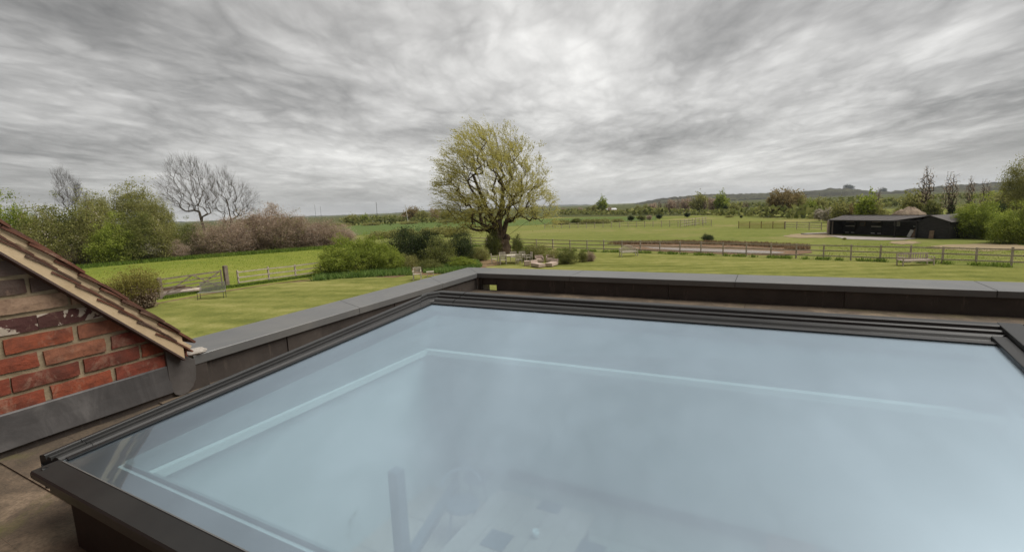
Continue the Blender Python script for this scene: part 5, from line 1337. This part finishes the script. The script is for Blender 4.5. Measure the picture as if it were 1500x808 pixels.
# ---- brick gable with tiled verge
def gable():
    o = empty('brick_gable', (*LP(0, 4.0)[:2], 4.0), 0, 'red brick gable wall with a clay tiled verge rising at the left', 'gable wall')
    org = Vector(o.location); f = lambda s, z, off=0.0: LP(s, z, off) - org
    vb = lambda s: 4.235 + (-0.085 - s) * 1.012          # underside of the verge at s
    S_AP = -2.6
    vtop = lambda s: vb(s) if s > S_AP else vb(2 * S_AP - s)
    # mortar backing
    P = [(-5.3, 4.0), (-0.02, 4.0), (-0.02, vb(-0.02) + .02), (S_AP, vb(S_AP) + .02), (-5.3, vtop(-5.3) + .02)]
    m = MB(); n = len(P)
    m.v = [tuple(f(s, z, -0.010)) for s, z in P] + [tuple(f(s, z, -0.22)) for s, z in P]
    m.f = [tuple(range(n)), tuple(reversed(range(n, 2 * n)))] + [(i, n + i, n + (i + 1) % n, (i + 1) % n) for i in range(n)]
    m.build('mortar_wall', M['mortar'], o)
    # bricks
    rng = random.Random(12); BL, BH, PITX, PITZ = 0.246, 0.066, 0.262, 0.0855
    def brick_me(L, H, seed, chopped=None):
        r = random.Random(seed); nx, nz = 6, 2; V = []; m = MB(); D = 0.03
        for j in range(nz + 1):
            for i in range(nx + 1):
                x = L * i / nx; z = H * j / nz; e = (i in (0, nx)) or (j in (0, nz))
                if j in (0, nz): z += r.uniform(-.0022, .0022)
                if i in (0, nx): x += r.uniform(-.0025, .0025)
                V.append((x, z, (-0.003 if e else 0.0) + r.uniform(-.0012, .0012)))
        return V, nx, nz, D
    protos = {}
    def brick_mesh(L, key, mat):
        kk = (round(L, 3), key, mat)
        if kk in protos: return protos[kk]
        V, nx, nz, D = brick_me(L, BH, key * 7 + int(L * 1000)); m = MB()
        def w(x, z, d): q = TL * x + NL * d; return (q.x, q.y, z)
        m.v = [w(x, z, d) for x, z, d in V]
        for j in range(nz):
            for i in range(nx): a = j * (nx + 1) + i; m.f.append((a, a + 1, a + nx + 2, a + nx + 1))
        ring = [i for i in range(nx + 1)] + [(j + 1) * (nx + 1) - 1 for j in range(1, nz + 1)] + [nz * (nx + 1) + i for i in reversed(range(nx))] + [j * (nx + 1) for j in reversed(range(1, nz))]
        b = len(m.v); m.v += [tuple(Vector(m.v[i]) - NL * D) for i in ring]; k = len(ring)
        for i in range(k): m.f.append((ring[i], b + i, b + (i + 1) % k, ring[(i + 1) % k]))
        me = m.mesh('brick', M[mat]); protos[kk] = me; return me
    far = MB()
    for row in range(-5, 30):
        z = 4.452 + row * PITZ - 0.0
        s0 = -0.774 if row % 2 == 0 else -0.648
        for c in range(-17, 4):
            a = s0 + c * PITX + rng.uniform(-.004, .004); L = BL + rng.uniform(-.008, .006)
            if a > -0.04: continue
            if a + L > -0.03: L = -0.03 - a
            if L < 0.05: continue
            # cut to the verge line
            top_ok = vtop(a + L) if a > S_AP else vtop(a)
            if a > S_AP:
                Lmax = (-0.085 - (z + BH - 0.10 - 4.235) / 1.012) - a; L = min(L, Lmax)
                if L < 0.04: continue
            elif z + BH > vtop(a) + 0.09: continue
            if a + L < -4.8: continue
            zz = z + rng.uniform(-.003, .003)
            if z + BH > 4.0 and a + L > -1.25 and z < 5.35:
                mat = 'brick'
                if row == 3 and a < -0.6: mat = 'brick_grey'
                if row == 2 and a < -0.45: mat = 'brick_buff'
                if row == 1 and a < -0.6: mat = 'brick_burnt'
                if row == 4 and a > -0.9: mat = 'brick_grey'
                me = brick_mesh(round(L * 50) / 50, rng.randrange(6), mat)
                link('brick', me, o, f(a, zz, rng.uniform(0, .005)))
            else:
                c0 = f(a + L / 2, zz + BH / 2, -0.008); far.bar(c0 - TL * L / 2, c0 + TL * L / 2, 0.03, BH)
    q = far.build('brickwork', M['brick'], o); q['kind'] = 'stuff'
    # verge mortar bed, set proud of the wall, and soffit strip under it
    ov = 0.055; s_e = -0.075
    def band(dz0, dz1, o0, o1, name, mat, ext0=0.0):
        for sgn in (0, 1):
            m = MB(); A = (s_e + ext0, S_AP) if sgn == 0 else (S_AP, -5.0)
            n = 24; secs = []
            for i in range(n + 1):
                s = A[0] + (A[1] - A[0]) * i / n; zb = vtop(s)
                secs.append([f(s, zb + dz0, o1), f(s, zb + dz1, o1), f(s, zb + dz1, o0), f(s, zb + dz0, o0)])
            loft(secs, mat, name, o, True)
    band(0.0, 0.128, -0.2, ov, 'verge_mortar', 'verge')
    band(-0.014, -0.001, -0.2, ov + .004, 'undercloak', 'soffit')
    # tile courses: each course shows two lapped edges
    g = 0.0775; TLn = 0.235; rise = 1.012
    tl_cache = {}
    ncrs = 34
    dslope = Vector((0, 0, 0))
    dn = (TL * 1 + Vector((0, 0, -1.0)) * 0.86).normalized()       # a tile lies a little flatter than the roof
    nup = NL.cross(dn); nup = nup if nup.z > 0 else -nup
    def tile_mesh(w, seed, mat, t=0.011):
        kk = (w, seed, mat, t)
        if kk in tl_cache: return tl_cache[kk]
        r = random.Random(seed * 31 + 5); m = MB(); secs = []
        for i in range(5):
            d = dn * (-TLn * i / 4) + nup * (0.006 * sin(pi * i / 4)); j = lambda: r.uniform(-.0012, .0012)
            secs.append([d - NL * w + nup * j(), d + NL * j(), d + nup * (t + j()), d - NL * w + nup * t])
        k = len(secs[0]); m.v = [tuple(p) for s_ in secs for p in s_]
        for i in range(4):
            for q in range(k): m.f.append((i * k + q, i * k + (q + 1) % k, (i + 1) * k + (q + 1) % k, (i + 1) * k + q))
        m.f.append(tuple(range(k))); m.f.append(tuple(4 * k + q for q in reversed(range(k))))
        me = m.mesh('roof_tile', M[mat]); tl_cache[kk] = me; return me
    rr = random.Random(9)
    for i in range(ncrs):
        s = -0.014 - g * i + rr.uniform(-.003, .003); zt = vb(s) + 0.136 + rr.uniform(-.003, .003)
        if s - 0.1 < S_AP: break
        for c in range(4):
            off = ov + 0.014 + rr.uniform(-.006, .006) - c * 0.155 - (0.08 if (i % 2 and c) else 0)
            w = 0.15 if not (i % 2 and c == 0) else 0.23
            link('roof_tile', tile_mesh(w, rr.randrange(4), 'tile'), o, f(s, zt, off))
        # half-height undercloak tile visible below, red edge in the mortar
        link('roof_tile', tile_mesh(0.15, rr.randrange(4), 'tile', 0.008), o, f(s - 0.016, zt - 0.050, ov + 0.006))
        # mortar wedge between the two
        m = MB(); m.bar(Vector((0, 0, 0)), dn * -0.16, 0.108, 0.020, tuple(nup)); m.build('mortar_fillet', M['verge'], o, 0.003, loc=f(s - 0.02, zt - 0.020, ov - 0.052))
    # rest of the roof slope behind
    secs = []
    for s in (0.0, S_AP, -5.2):
        z = vtop(s) + 0.12; secs.append([f(s, z, -0.5), f(s, z, -4.5), f(s, z - .06, -4.5), f(s, z - .06, -0.5)])
    q = loft(secs, 'tile', 'roof_slope', o, True)
    m = MB().box(f(-2.6, 2.0, -2.6), (4.6, 5.0, 3.96)); m.build('house_wall', M['render'], o)
    # eaves end: pale mortar blob on the coping
    bl = bmesh.new(); bmesh.ops.create_icosphere(bl, subdivisions=3, radius=1.0); r3 = random.Random(2)
    for v in bl.verts: v.co *= 1 + 0.10 * sin(v.co.x * 7 + 1) * sin(v.co.y * 6) + r3.uniform(-.04, .04)
    me = bpy.data.meshes.new('mortar_lump'); bl.to_mesh(me); bl.free(); me.materials.append(M['pale_mortar'])
    q = link('mortar_lump', me, o, f(0.030, 4.222, -0.045)); q.scale = (0.055, 0.075, 0.020); q.rotation_euler = (0, 0, 0)
    # lead: long flashing, clip marks, and rounded flap
    def lead_sheet(S0, S1, z0, z1, off, name='lead_flashing', n=16):
        secs = []; r = random.Random(int(abs(S0) * 100))
        for i in range(n + 1):
            s = S0 + (S1 - S0) * i / n; w = r.uniform(-.0018, .0018)
            secs.append([f(s, z0 + r.uniform(-.0015, .0015), off + 0.012 + w), f(s, z0 + (z1 - z0) * .5, off + 0.004 + w), f(s, z1 - .006, off + w), f(s, z1, off - 0.008), f(s, z1, -0.01), f(s, z0, -0.005)])
        return loft(secs, 'lead', name, o, True)
    lead_sheet(-0.142, -2.0, 4.042, 4.198, 0.012); lead_sheet(-2.02, -4.6, 4.042, 4.198, 0.014)
    # upstand continuing behind and below
    secs = [[f(s, 4.0, 0.0), f(s, 4.05, 0.0), f(s, 4.05, -.01), f(s, 4.0, -.01)] for s in (-4.6, -0.10)]; loft(secs, 'upstand', 'upstand_sheet', o, True)
    # flap: a sheet with a rounded lower edge wrapped from the wall onto the parapet
    pts = [(-0.150, 4.30), (-0.150, 4.10), (-0.146, 4.055), (-0.128, 4.022), (-0.100, 4.006), (-0.060, 4.010), (-0.028, 4.035), (-0.008, 4.075), (0.0, 4.12), (0.002, 4.19), (-0.03, 4.215), (-0.09, 4.26)]
    m = MB(); n = len(pts); m.v = [tuple(f(s, z, 0.016)) for s, z in pts] + [tuple(f(s, z, 0.0)) for s, z in pts]
    m.f = [tuple(range(n)), tuple(reversed(range(n, 2 * n)))] + [(i, n + i, n + (i + 1) % n, (i + 1) % n) for i in range(n)]
    m.build('lead_flap', M['flap'], o, 0.002)
    secs = [[f(s, 4.0, -0.004), f(s, 4.19, -0.004), f(s, 4.19, -0.03), f(s, 4.0, -0.03)] for s in (-0.06, 0.08)]; loft(secs, 'upstand', 'upstand_sheet', o, True)
gable()

# ---- the rooflight
def rooflight():
    sl = 0.0703; yF = 2.556; zF = 4.38
    gz = lambda y, off=0.0: zF + sl * (y - yF) + off
    G = lambda x, y, off=0.0: Vector((x, y, gz(y, off)))
    o = empty('rooflight', (-0.6, 1.5, DECK), 0, 'large anthracite framed glass rooflight with a sky reflecting pane', 'rooflight')
    org = Vector(o.location); f = lambda p: p - org
    # corners of the pane
    FLx, NLx, FRx, NRx = -2.017, -2.017, 0.815, 0.72
    yN = 0.579
    # glass panes
    def pane(x0, x1, x2, x3, name='glass_pane'):
        P = [G(x0, yN - .005), G(x1, yN - .005), G(x2, yF + .01), G(x3, yF + .01)]; m = MB()
        m.poly([f(p) for p in P], [(0, 1, 2, 3)]); return m.build(name, M['glass'], o)
    pane(NLx - .01, NRx + .01, FRx + .01, FLx - .01); pane(NRx + .13, 2.95, 2.95, FRx + .13)
    # black printed border under the glass
    bw = 0.155
    def border(P):
        m = MB(); top = [f(p) for p in P]; m.poly(top + [p - Vector((0, 0, .004)) for p in top], [(0, 1, 2, 3), (7, 6, 5, 4), (0, 4, 5, 1), (1, 5, 6, 2), (2, 6, 7, 3), (3, 7, 4, 0)]); m.build('glass_border', M['gasket'], o)
    e = -0.006
    border([G(FLx, yF, e), G(FRx, yF, e), G(FRx - .08, yF - bw, e), G(FLx + .14, yF - bw, e)])
    border([G(NLx, yN, e), G(FLx, yF, e), G(FLx + .14, yF - bw, e), G(NLx + .05, yN + .02, e)])
    border([G(NRx, yN, e), G(FRx, yF, e), G(FRx - .08, yF - bw, e), G(NRx - .08, yN + .02, e)])
    # rubber gasket lying on the glass along the rails
    for a, b, dx, dy in ((G(NLx, yN + .01, .003), G(FLx, yF, .003), .022, 0), (G(FLx, yF, .003), G(FRx, yF, .003), 0, -.030)):
        m = MB(); Pq = [f(a), f(b), f(b + Vector((dx, dy, dy * sl))), f(a + Vector((dx, dy, dy * sl)))]; up = Vector((0, 0, .004)); m.poly(Pq + [p + up for p in Pq], [(0, 1, 2, 3), (7, 6, 5, 4), (0, 4, 5, 1), (1, 5, 6, 2), (2, 6, 7, 3), (3, 7, 4, 0)]); m.build('gasket', M['gasket'], o)
    # stepped perimeter rails
    prof = [(0.0, -0.03), (0.0, 0.000), (0.10, 0.004), (0.16, 0.014), (0.26, 0.019), (0.36, 0.016), (0.42, 0.012), (0.44, 0.006), (0.48, 0.006), (0.50, 0.020), (0.56, 0.024), (0.64, 0.022), (0.68, 0.014), (0.71, 0.012), (0.74, 0.030), (0.78, 0.034), (0.97, 0.034), (1.0, 0.030), (1.0, -0.05)]
    def rail(i0, i1, u0, u1, k=1.0, name='frame_rail'):
        secs = []
        for a, b in ((i0, u0), (i1, u1)):
            secs.append([f(a.lerp(b, t) + Vector((0, 0, h * k if h > 0 else h))) for t, h in prof])
        secs = [s + [s[0] + (s[-1] - s[0]) * 0.5 + Vector((0, 0, -.01))] for s in secs]
        return loft(secs, 'frame', name, o, True)
    cFL = G(FLx, yF); cNL = G(NLx, yN); cFR = G(FRx + 0.005, yF + .012)
    oFL = Vector((-2.165, 2.77, gz(2.77))); oNL = Vector((-2.095, 0.55, gz(0.55, -.008)))
    oFR = Vector((0.96, 2.745, gz(2.745))); far_end_i = G(3.0, yF + .03); far_end_o = Vector((3.0, 2.78, gz(2.78)))
    # left rail with corner block, split by fine joints
    def lr(t): return cNL.lerp(cFL, t), oNL.lerp(oFL, t)
    a0, b0 = lr(0.0); a1, b1 = lr(0.045); a2, b2 = lr(0.0458); a3, b3 = lr(0.935); a4, b4 = lr(0.9365)
    rail(a0, a1, b0, b1, .8); rail(a2, a3, b2, b3, .8)
    # mitred and clipped far-left corner piece
    e0, g0 = a4, b4
    c_in = cFL; c_o1 = Vector((-2.165, 2.68, gz(2.68))); c_o2 = Vector((-2.085, 2.77, gz(2.77)))
    e1 = cFL.lerp(cFR, 0.055); g1 = Vector((-1.87, 2.765, gz(2.765)))
    secs = []
    for a, b in ((e0, g0), (c_in + Vector((-.004, -.012, 0)), c_o1), (c_in + Vector((.004, .004, 0)), c_o2), (e1, g1)):
        s_ = [f(a.lerp(b, t) + Vector((0, 0, h if h > 0 else h))) for t, h in prof]; secs.append(s_ + [s_[0] + (s_[-1] - s_[0]) * .5 + Vector((0, 0, -.01))])
    loft(secs, 'frame', 'corner_piece', o, True)
    rail(cFL.lerp(cFR, 0.0575), cFR.lerp(cFR, 1), g1 + Vector((.007, 0, 0)), oFR); rail(cFR + Vector((.1, .0, 0)), far_end_i, oFR + Vector((.004, 0, 0)), far_end_o)
    # mullion bar between panes: raised cap with two side rolls
    def bar(off0, off1, h0, h1, name, y1, mat='frame', y0=yN - .02):
        a0 = NRx; a1 = FRx + (y1 - yF) * 0.045; m = MB()
        P = [G(a0 + off0, y0, h0), G(a0 + off1, y0, h0), G(a1 + off1, y1, h0), G(a1 + off0, y1, h0), G(a0 + off0, y0, h1), G(a0 + off1, y0, h1), G(a1 + off1, y1, h1), G(a1 + off0, y1, h1)]
        m.poly([f(p) for p in P], [(3, 2, 1, 0), (4, 5, 6, 7), (0, 1, 5, 4), (1, 2, 6, 5), (2, 3, 7, 6), (3, 0, 4, 7)]); m.build(name, M[mat], o, 0.004)
    bar(-.004, 0.045, -.01, 0.018, 'mullion_side', 2.60); bar(0.048, 0.125, 0.0, 0.036, 'mullion_cap', 2.745); bar(0.128, 0.165, -.01, 0.018, 'mullion_side', 2.60)
    bar(0.0, 0.165, -0.06, -0.012, 'mullion_core', 2.6, 'gasket')
    # near rail: flat cap at glass level, then recessed body below
    n_in0, n_in1 = G(NLx - .005, yN), G(2.95, yN); n_o0, n_o1 = G(-2.06, 0.512, -.006), G(2.95, 0.512, -.006)
    def near(i0, i1, q0, q1, pr, name, mat):
        secs = []
        for a, b in ((i0, q0), (i1, q1)): secs.append([f(a.lerp(b, t) + Vector((0, 0, h))) for t, h in pr])
        return loft(secs, mat, name, o, True)
    near(n_in0, n_in1, n_o0, n_o1, [(0, -.03), (0, 0.004), (0.06, 0.006), (0.94, 0.0), (1.0, -.006), (1.0, -.022), (0.9, -.030)], 'near_rail', 'frame')
    near(n_in0 + Vector((.10, 0, 0)), n_in1, n_o0 + Vector((.10, 0, 0)), n_o1, [(0.0, -.032), (0.85, -.031), (0.85, -.052), (0.4, -.07), (0.0, -.07)], 'drip_profile', 'frame')
    near(G(NLx + .02, yN - .002, -.0), G(2.9, yN - .002, 0), G(NLx + .02, yN - .012, 0), G(2.9, yN - .012, 0), [(0, .0055), (0, .0075), (.35, .0075), (.35, .0055)], 'glass_edge_seal', 'coping')
    # dark tip of the left rail end
    m = MB(); P = [oNL, cNL + Vector((0, -.05, 0)), cNL + Vector((.03, -.03, -.065)), oNL + Vector((0.07, 0.0, -.085)), oNL + Vector((0.06, .12, -.08)), cNL + Vector((.0, .1, -.06)), cNL + Vector((0, .1, -.01)), oNL + Vector((.0, .12, -.01))]
    m.poly([f(p) for p in P], [(0, 1, 2, 3), (0, 3, 4, 7), (1, 6, 5, 2), (3, 2, 5, 4)]); m.build('rail_end_cap', M['gasket'], o)
    # side skirt under the left and far rails
    for P0, P1, Q0, Q1 in ((oNL, oFL + Vector((0, -.1, 0)), oNL + Vector((.07, .03, 0)), oFL + Vector((.1, -.1, 0))), (Vector((-2.09, 2.77, gz(2.77))), far_end_o, Vector((-2.0, 2.66, gz(2.77))), far_end_o + Vector((0, -.1, 0)))):
        m = MB(); d = Vector((0, 0, -.09)); e_ = Vector((0, 0, -.02)); P = [P0 + e_, P1 + e_, P1 + d, P0 + d, Q0 + e_, Q1 + e_, Q1 + d, Q0 + d]
        m.poly([f(p) for p in P], [(0, 1, 2, 3), (5, 4, 7, 6), (0, 4, 5, 1), (3, 2, 6, 7), (0, 3, 7, 4), (1, 5, 6, 2)]); m.build('frame_skirt', M['frame'], o)
    # kerb: black lined outside, white inside
    kx0, kx1, ky0, ky1 = -1.889, 2.95, 0.545, 2.66
    ix0, ix1, iy0, iy1 = OX0 - .005, OX1, OY0, OY1
    def kwall(P, nm, mat):
        m = MB(); V = []
        for x, y in P: V.append(f(Vector((x, y, 4.0))))
        for x, y in P: V.append(f(Vector((x, y, gz(y, -.03)))))
        m.poly(V, [(3, 2, 1, 0), (4, 5, 6, 7), (0, 1, 5, 4), (1, 2, 6, 5), (2, 3, 7, 6), (3, 0, 4, 7)]); m.build(nm, M[mat], o)
    kwall([(kx0, ky0), (kx1, ky0), (kx1, iy0), (kx0, iy0)], 'kerb', 'kerb'); kwall([(kx0 - .10, iy1), (kx1, iy1), (kx1, ky1), (kx0 - .10, ky1)], 'kerb', 'kerb')
    kwall([(kx0, iy0 + .001), (ix0 + .0, iy0 + .001), (ix0 - .06, iy1 - .001), (kx0 - .10, iy1 - .001)], 'kerb', 'kerb')
    # white reveal lining from the ceiling up to the pane
    zc = 3.24
    def lining(a, b, nrm, z0=zc):
        a = Vector((*a, 0)); b = Vector((*b, 0)); n = Vector((*nrm, 0)) * 0.012; m = MB()
        def P(q, z): return f(Vector((q.x, q.y, z)))
        ta = gz(a.y, -.035); tb = gz(b.y, -.035)
        m.poly([P(a, z0), P(b, z0), P(b, tb), P(a, ta), P(a + n, z0), P(b + n, z0), P(b + n, tb), P(a + n, ta)], [(0, 1, 2, 3), (5, 4, 7, 6), (0, 4, 5, 1), (3, 2, 6, 7), (0, 3, 7, 4), (1, 5, 6, 2)]); m.build('reveal_lining', M['white'], o)
    lining((ix0 + .002, iy0), (ix0 + .002, iy1), (1, 0)); lining((ix0, iy1 - .002), (ix1, iy1 - .002), (0, -1)); lining((ix0, iy0 + .002), (ix1, iy0 + .002), (0, 1)); lining((ix1, iy0), (ix1, iy1), (-1, 0))
    # lining overlay above the ledge, painted greyer to offset its bright top light
    def inner(P, nm='inner_frame'):  # overlay added to darken the top-lit lining, not a separate frame
        m = MB(); V = [f(Vector(p)) for p in P]; m.poly(V, [(0, 1, 2, 3)]); q = m.build(nm, M['innerframe'], o); md = q.modifiers.new('t', 'SOLIDIFY'); md.thickness = 0.004  # innerframe is the darkened reveal white
    xi_ = ix0 + .0165
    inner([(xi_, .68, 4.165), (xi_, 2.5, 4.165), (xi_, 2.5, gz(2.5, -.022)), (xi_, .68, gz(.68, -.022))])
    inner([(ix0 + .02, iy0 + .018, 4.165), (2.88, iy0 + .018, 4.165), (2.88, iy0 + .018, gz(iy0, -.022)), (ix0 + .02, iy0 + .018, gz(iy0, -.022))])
    # pale ledge running round inside
    zl = 4.16
    def ledge(P, z=zl, t=0.03, mt='ledge'):
        m = MB(); m.poly([f(Vector((x, y, z))) for x, y in P] + [f(Vector((x, y, z - t))) for x, y in P], [(0, 1, 2, 3), (7, 6, 5, 4), (0, 4, 5, 1), (1, 5, 6, 2), (2, 6, 7, 3), (3, 7, 4, 0)]); m.build('inner_ledge', M[mt], o)
    LX = ix0 + .014; LW = 0.034
    ledge([(LX, .70), (LX + LW, .70), (LX + LW - .01, 2.24), (LX, 2.24)])
    ledge([(LX, 2.235), (LX, 2.235 + LW), (2.85, 2.50 + LW * 0), (2.85, 2.465)]) if False else ledge([(LX, 2.235), (LX, 2.272), (0.80, 2.372), (0.80, 2.335)])
    ledge([(LX + LW, .70), (2.85, .70), (2.85, .745), (LX + LW, .745)], mt='innerframe')  # near ledge takes the darkened colour to lower its brightness
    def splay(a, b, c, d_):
        m = MB(); Pq = [f(Vector(p)) for p in (a, b, c, d_)]; up = Vector((0, .012, .004)); m.poly(Pq + [p + up for p in Pq], [(0, 1, 2, 3), (7, 6, 5, 4), (0, 4, 5, 1), (1, 5, 6, 2), (2, 6, 7, 3), (3, 7, 4, 0)]); m.build('splayed_reveal', M['innerframe'], o)  # splay painted in the same darkened colour against the top light
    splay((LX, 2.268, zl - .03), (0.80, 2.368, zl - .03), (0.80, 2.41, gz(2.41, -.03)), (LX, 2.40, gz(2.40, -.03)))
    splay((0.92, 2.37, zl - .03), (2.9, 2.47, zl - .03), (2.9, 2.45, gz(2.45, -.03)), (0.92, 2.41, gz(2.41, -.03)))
    MB().box(f(Vector((0.87, (iy0 + iy1) / 2, 4.11))), (0.12, iy1 - iy0 - .03, 0.16)).build('cross_beam', M['white'], o)
rooflight()

# ---- the white box below the glass and what stands in it, dimly seen
def room():
    FZ = 3.28; FLR = at(600, 663, FZ)
    fl = MB().box(((OX0 + OX1) / 2, (OY0 + OY1) / 2, FZ - .05), (OX1 - OX0 + .1, OY1 - OY0 + .1, 0.1)).build('room_floor', M['white']); fl['kind'] = 'structure'
    m_floor = simple('pale wood top', (0.33, 0.285, 0.265), (0.43, 0.38, 0.35), 3, 0.6, 0.05)
    m_tile = simple('pale floor tile', (0.52, 0.52, 0.49), (0.60, 0.60, 0.57), 3, 0.5, 0.05)
    m_warm = simple('warm floor tile', (0.46, 0.38, 0.34), (0.54, 0.46, 0.42), 3, 0.5, 0.05)
    m_dark = simple('dark furniture', (0.14, 0.16, 0.20), (0.18, 0.20, 0.24), 3, 0.6, 0.0)
    m_mat = simple('slate blue placemat', (0.07, 0.09, 0.12), (0.09, 0.115, 0.15), 20, 0.9, 0.1)
    tl = 0.30
    for i in range(15):
        for j in range(6):
            x0, y1 = OX0 + i * tl, 2.50 - j * tl
            MB().box((x0 + tl / 2, y1 - tl / 2, FZ + .003), (tl - .008, tl - .008, 0.006)).build('floor_tile', m_warm if (i < 2 and j > 0) else m_tile, fl)
    def zat(p, v):          # height above p that shows at image row v
        for z in np.arange(p.z, 4.15, 0.004):
            c = RM @ (np.array([p.x, p.y, z]) - CAM)
            if 404 - F_PX * c[1] / c[2] <= v: return float(z)
        return 4.1
    a = at(745, 698, FZ); b = Vector((1.3, a.y + .02, FZ))
    sk = MB().box(((a.x + OX1) / 2, 2.485, FZ + .035), (OX1 - a.x - .02, 0.02, 0.045)).build('window_track', m_dark); tag(sk, 'dark track along the foot of the far wall seen through the glass', 'window track')
    th = 0.16; tz = FZ + th
    c1 = at(735, 716, tz); c2 = at(878, 744, tz)
    t = empty('dining_table', (c1.x, c1.y, FZ), 0, 'pale wooden table top seen faintly through the rooflight', 'table'); T0 = Vector(t.location)
    tx0, tx1, ty1 = c1.x - .02, c2.x, c1.y; ty0 = max(ty1 - 1.2, OY0 + .1); nb = 5
    for i in range(nb):
        xa = tx0 + (tx1 - tx0) * i / nb; xb = tx0 + (tx1 - tx0) * (i + 1) / nb - .004
        MB().box(Vector(((xa + xb) / 2, (ty0 + ty1) / 2, tz - .01)) - T0, (xb - xa, ty1 - ty0, 0.02)).build('top_plank', m_floor, t)
    for x in (tx0 + .04, tx1 - .04):
        for y in (ty0 + .05, ty1 - .05): MB().box(Vector((x, y, FZ + th / 2 - .01)) - T0, (0.03, 0.03, th - .02)).build('leg', m_dark, t)
    for u, v, w, d, lab in ((806, 741, .12, .085, 'slate placemat at the far right of the table under the glass'), (728, 790, .12, .12, 'slate placemat at the left of the table under the glass'), (866, 803, .12, .085, 'slate placemat at the near right of the table under the glass')):
        p = at(u, v, tz + .003); q = MB().box((0, 0, 0), (w, d, 0.004)).build('placemat', m_mat, None, 0.001, loc=p); tag(q, lab, 'placemat')
    p = at(785, 786, tz + .001); q = MB().lathe((0, 0, 0), [(0.012, 0), (0.016, 0.015), (0.016, 0.036), (0.013, 0.035), (0.011, 0.005)], 20).build('mug', M['white'], None, smooth=True, loc=p)
    tag(q, 'white round mug in the middle of the table under the glass', 'mug')
    pA = at(592, 838, FZ); pB = at(668, 712, FZ)
    b = empty('balustrade', pA, 0, 'dark stair balustrade with two posts seen through the rooflight', 'balustrade'); B0 = Vector(pA)
    zA = zat(pA, 688); zB = zat(pB, 678)
    MB().box(Vector((pA.x, pA.y, (zA + FZ) / 2)) - B0, (0.055, 0.055, zA - FZ)).build('post', m_dark, b)
    MB().box(Vector((pB.x, pB.y, (zB + FZ) / 2)) - B0, (0.03, 0.03, zB - FZ)).build('post', m_dark, b)
    MB().bar(at(668, 708, FZ + .03) - B0, at(600, 815, FZ + .03) - B0, 0.05, 0.04).build('handrail', m_dark, b)
    for u, v, rz, sc, lab in ((680, 785, 0.6, .42, 'dark round backed chair left of the table under the glass'), (700, 735, 2.2, .36, 'dark round backed chair at the head of the table under the glass')):
        p = at(u, v, FZ); ch = empty('dining_chair', p, rz, lab, 'chair', 'chairs at the table under the rooflight'); ch.scale = (sc,) * 3
        MB().lathe((0, 0, .42), [(0.2, 0), (0.22, 0.02), (0.2, 0.05)], 18).build('seat', m_mat, ch)
        MB().tube([(0.24 * cos(a), 0.24 * sin(a), 0.72 + .06 * sin(a)) for a in [pi * i / 10 for i in range(11)]], 0.02, 6).build('backrest', m_dark, ch)
        for a in (0.6, 2.5, 3.8, 5.6): MB().tube([(0.17 * cos(a), 0.17 * sin(a), 0.42), (0.23 * cos(a), 0.23 * sin(a), 0)], 0.014, 6).build('leg', m_dark, ch)
    p = at(505, 800, FZ); wm, lm, ex = SH_MID_S; pt = empty('house_plant', p, 0.4, 'small leafy pot plant in the white box below the rooflight', 'plant')
    MB().lathe((0, 0, 0), [(0.04, 0), (0.05, 0.08), (0.045, 0.08), (0.04, 0.06)], 16).build('pot', M['ledge'], pt)
    for nm, me in (('stem', wm), ('foliage', lm)):
        q = link(nm, me, pt, (0, 0, .06)); q.scale = (.06, .06, .07)
    r = MB().box((0, 0, 0), (0.22, 0.18, 0.06)).build('floor_cushion', simple('pink cushion', (0.42, 0.20, 0.18), (0.50, 0.27, 0.24), 9, 0.95, 0.3), None, 0.02, loc=at(1160, 806, FZ + .03)); tag(r, 'dusty pink cushion by the far wall under the rooflight', 'cushion')
room()

# ---- air between here and the hills
hz = MB().box((0, 3500, 60), (11000, 8000, 126)).build('haze', None); hm = bpy.data.materials.new('haze'); hm.use_nodes = True; hm.node_tree.nodes.clear()
_T = NT(hm.node_tree); _o = _T.n.new('ShaderNodeOutputMaterial'); _v = _T.n.new('ShaderNodeVolumePrincipled')
_v.inputs['Density'].default_value = 0.00011; _v.inputs['Color'].default_value = (0.80, 0.86, 0.93, 1); _v.inputs['Anisotropy'].default_value = 0.2
_T.l.new(_v.outputs[0], _o.inputs['Volume']); hz.data.materials.append(hm); hz['kind'] = 'stuff'
